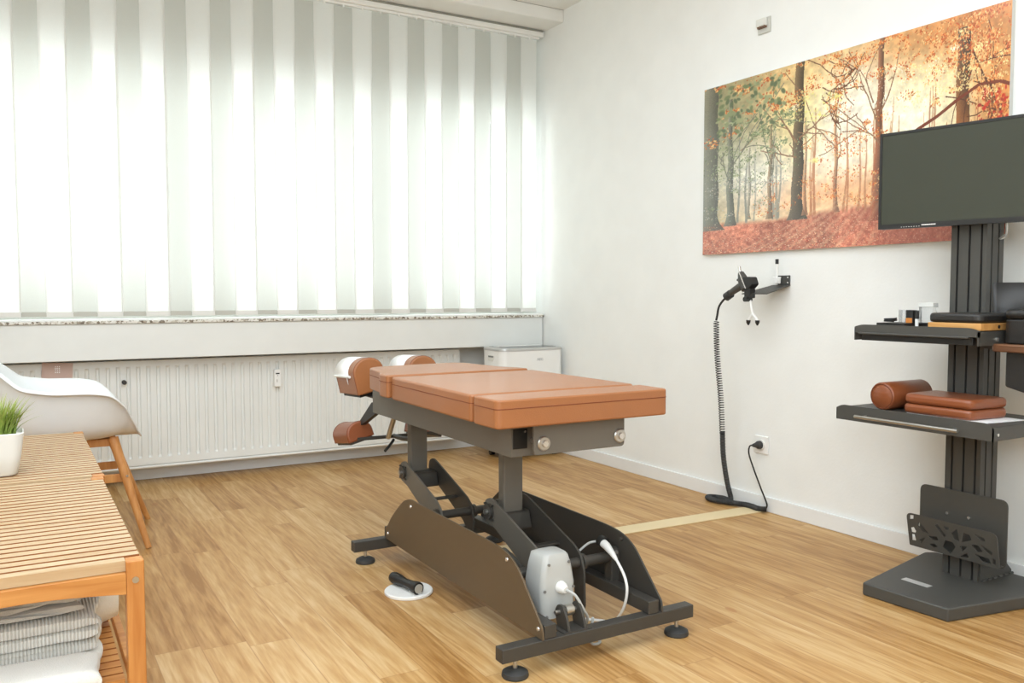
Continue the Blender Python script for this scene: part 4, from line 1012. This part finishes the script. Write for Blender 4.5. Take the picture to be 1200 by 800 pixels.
for i in range(330):
    a = g.uniform(0, 2 * PI); r0 = .048 * math.sqrt(g.random()); L = g.uniform(.07, .125); out = g.uniform(.0, .35) + r0 * 5 + (.5 if g.random() < .1 else 0)
    bx, by = px_ + r0 * math.cos(a), py_ + r0 * math.sin(a); w = g.uniform(.0018, .003); ta = a + g.uniform(-.6, .6)
    sd = Vector((-math.sin(ta + g.uniform(-1, 1)), math.cos(ta), 0)) * w; prev = None
    for k in range(6):
        f = k / 5; p = Vector((bx + math.cos(ta) * out * L * f ** 1.8, by + math.sin(ta) * out * L * f ** 1.8, pz_ + .105 + L * (f - .18 * out * f * f * 1.5)))
        ww = sd * (1 - f ** 2 * .95); cur = (bm.verts.new(p - ww), bm.verts.new(p + ww))
        if prev: bm.faces.new((prev[0], prev[1], cur[1], cur[0]))
        prev = cur
o = obj('grass_tuft', bm, grass_mat(), t, smooth=180); t['kind'] = 'thing'

# ------------------------------------------------------------------ white shell armchair
t = thing('shell_armchair', 'white moulded armchair with wooden legs in front of the radiator', 'armchair', (-2.97, -.93, 0))
ccx, ccy = -2.965, -.93
def interp(tab, x):
    for (a, va), (b, vb) in zip(tab, tab[1:]):
        if x <= b:
            f = (x - a) / (b - a); f = f * f * (3 - 2 * f) * .5 + f * .5
            return va + (vb - va) * f
    return tab[-1][1]
zt_tab = [(0, .462), (22, .470), (33, .492), (42, .54), (52, .615), (64, .668), (78, .682), (100, .685), (118, .70), (132, .76), (150, .83), (180, .86)]
bm = B(); NA, NR = 72, 14; grid = []
for i in range(NA):
    a = 2 * PI * i / NA; deg = math.degrees(a); deg = deg if deg <= 180 else 360 - deg
    ca, sa = math.cos(a), math.sin(a); e = 2.6
    fr = 1 / ((abs(ca) / (.265 if ca > 0 else .30)) ** e + (abs(sa) / .305) ** e) ** (1 / e)
    zr = interp(zt_tab, deg); colv = []
    for j in range(NR + 1):
        f = j / NR
        rad = fr * (.80 * min(1, f / .62) ** .9 if f < .62 else .80 + .20 * ((f - .62) / .38) ** .9)
        if deg < 25: rad = fr * f
        elif deg < 45: w_ = (deg - 25) / 20; rad = rad * w_ + fr * f * (1 - w_)
        hgt = max(0, (f - .45) / .55) ** 1.5 if zr > .50 else f ** 3
        z = .462 + .006 * math.cos(f * PI) + (zr - .462) * hgt
        colv.append((ccx + rad * ca, ccy + rad * sa, z))
    # rolled lip
    lx, ly, lz = colv[-1]; 
    colv.append((lx + .016 * ca, ly + .020 * sa, lz - .004)); colv.append((lx + .022 * ca, ly + .026 * sa, lz - .014))
    grid.append(colv)
cen = bm.verts.new((ccx, ccy, .466)); G_ = [[bm.verts.new(p) for p in c_[1:]] for c_ in grid]
for i in range(NA):
    a, b = G_[i], G_[(i + 1) % NA]; bm.faces.new((cen, a[0], b[0]))
    for j in range(len(a) - 1): bm.faces.new((a[j], a[j + 1], b[j + 1], b[j]))
o = obj('shell', bm, M_shell, t, sub=1); md = o.modifiers.new('s', 'SOLIDIFY'); md.thickness = .006; md.offset = -1
for (tx, ty, fx_, fy_) in ((-2.80, -1.065, -2.685, -1.175), (-2.80, -.795, -2.625, -.675), (-3.08, -1.065, -3.20, -1.19), (-3.08, -.795, -3.20, -.67)):
    lg = obj('leg', tube(B(), [(tx, ty, .455), ((tx * 2 + fx_) / 3, (ty * 2 + fy_) / 3, .305), (fx_, fy_, 0)], .016, 18, radii=[.021, .018, .012]), M_leg, t)
    m_ = Vector((tx * .65 + fx_ * .35, ty * .65 + fy_ * .35, .30))
    obj('leg_bolt', tube(B(), [m_ + Vector((.004, -.017, 0)), m_ + Vector((.005, -.021, 0))], .005, 12), M_bolt, lg)
for y in (-1.05, -.81): obj('seat_rail', box(B(), -3.08, -2.80, y - .012, y + .012, .42, .452), M_leg, t, bevel=.003)
for x in (-3.06, -2.82): obj('seat_rail', box(B(), x - .012, x + .012, -1.05, -.81, .42, .452), M_leg, t, bevel=.003)
obj('stretcher', box(B(), -3.13, -2.76, -1.09, -1.075, .27, .305), M_leg, t, bevel=.003)
obj('stretcher', box(B(), -3.13, -2.76, -.785, -.77, .27, .305), M_leg, t, bevel=.003)
obj('mounting_spider', box(B(), -2.98, -2.86, -.99, -.87, .448, .459), M_black, t, bevel=.002)

# floor lamp bowl at the left edge
t = thing('floor_lamp', 'white bowl shaded floor lamp at the far left before the blind', 'lamp', (-3.36, -.35, 0))
lx, ly = -3.325, -.35
obj('lamp_base', lathe(B(), [(.12, 0), (.125, .006), (.12, .018), (.015, .024)], (lx - .03, ly, 0), 32), M_whitem, t)
obj('pole', tube(B(), [(lx - .03, ly, .02), (lx - .03, ly, 1.15)], .011, 14), M_whitem, t)
obj('lamp_shade', lathe(B(), [(.02, -.065), (.06, -.062), (.10, -.048), (.125, -.022), (.135, 0), (.137, .012), (.131, .012), (.12, -.015)], (lx - .03, ly, 1.205), 40), M_whitem, t, smooth=60)

# ------------------------------------------------------------------ lights, world, camera
def area(name, loc, rot, sx, sy, power, col=(1, 1, 1)):
    l = bpy.data.lights.new(name, 'AREA'); l.shape = 'RECTANGLE'; l.size = sx; l.size_y = sy; l.energy = power; l.color = col
    o = bpy.data.objects.new(name, l); o.location = loc; o.rotation_euler = rot; C.objects.link(o); return o
area('daylight', (-2.3, .75, 1.65), (math.radians(-90), 0, 0), 5.0, 1.7, 172, (.93, .97, 1))
area('ceiling_light', (-2.6, -3.4, 2.88), (0, 0, 0), 3.4, 3.4, 112, (.82, .915, 1))
area('back_fill', (-3.9, -6.3, 2.3), (math.radians(62), 0, math.radians(-22)), 2.6, 1.8, 118, (.82, .915, 1))  # soft fill added behind the camera to brighten front-facing surfaces
w = bpy.data.worlds.new('world'); bpy.context.scene.world = w; w.use_nodes = True
nt = w.node_tree; bg = nt.nodes['Background']; sky = nt.nodes.new('ShaderNodeTexSky'); sky.sky_type = 'HOSEK_WILKIE'; sky.turbidity = 8
mx = nt.nodes.new('ShaderNodeMix'); mx.data_type = 'RGBA'; mx.inputs[0].default_value = .85; mx.inputs[7].default_value = (1, 1, 1, 1)
nt.links.new(sky.outputs[0], mx.inputs[6]); nt.links.new(mx.outputs[2], bg.inputs[0]); bg.inputs[1].default_value = .8

cam = bpy.data.cameras.new('camera'); co = bpy.data.objects.new('camera', cam); C.objects.link(co)
cam.sensor_width = 36; cam.lens = 1000 / 1200 * 36; cam.clip_start = .02
pitch = math.atan(54.5 / 1000); yaw = math.radians(30.25)
co.location = (-3.142, -4.958, 1.05); co.rotation_euler = (PI / 2 - pitch, 0, -yaw)
sc = bpy.context.scene; sc.camera = co
sc.view_settings.view_transform = 'Standard'; sc.view_settings.look = 'None'; sc.view_settings.exposure = 0; sc.view_settings.gamma = 1
sc.cycles.max_bounces = 10; sc.cycles.diffuse_bounces = 6; sc.cycles.transparent_max_bounces = 12; sc.cycles.sample_clamp_indirect = 6
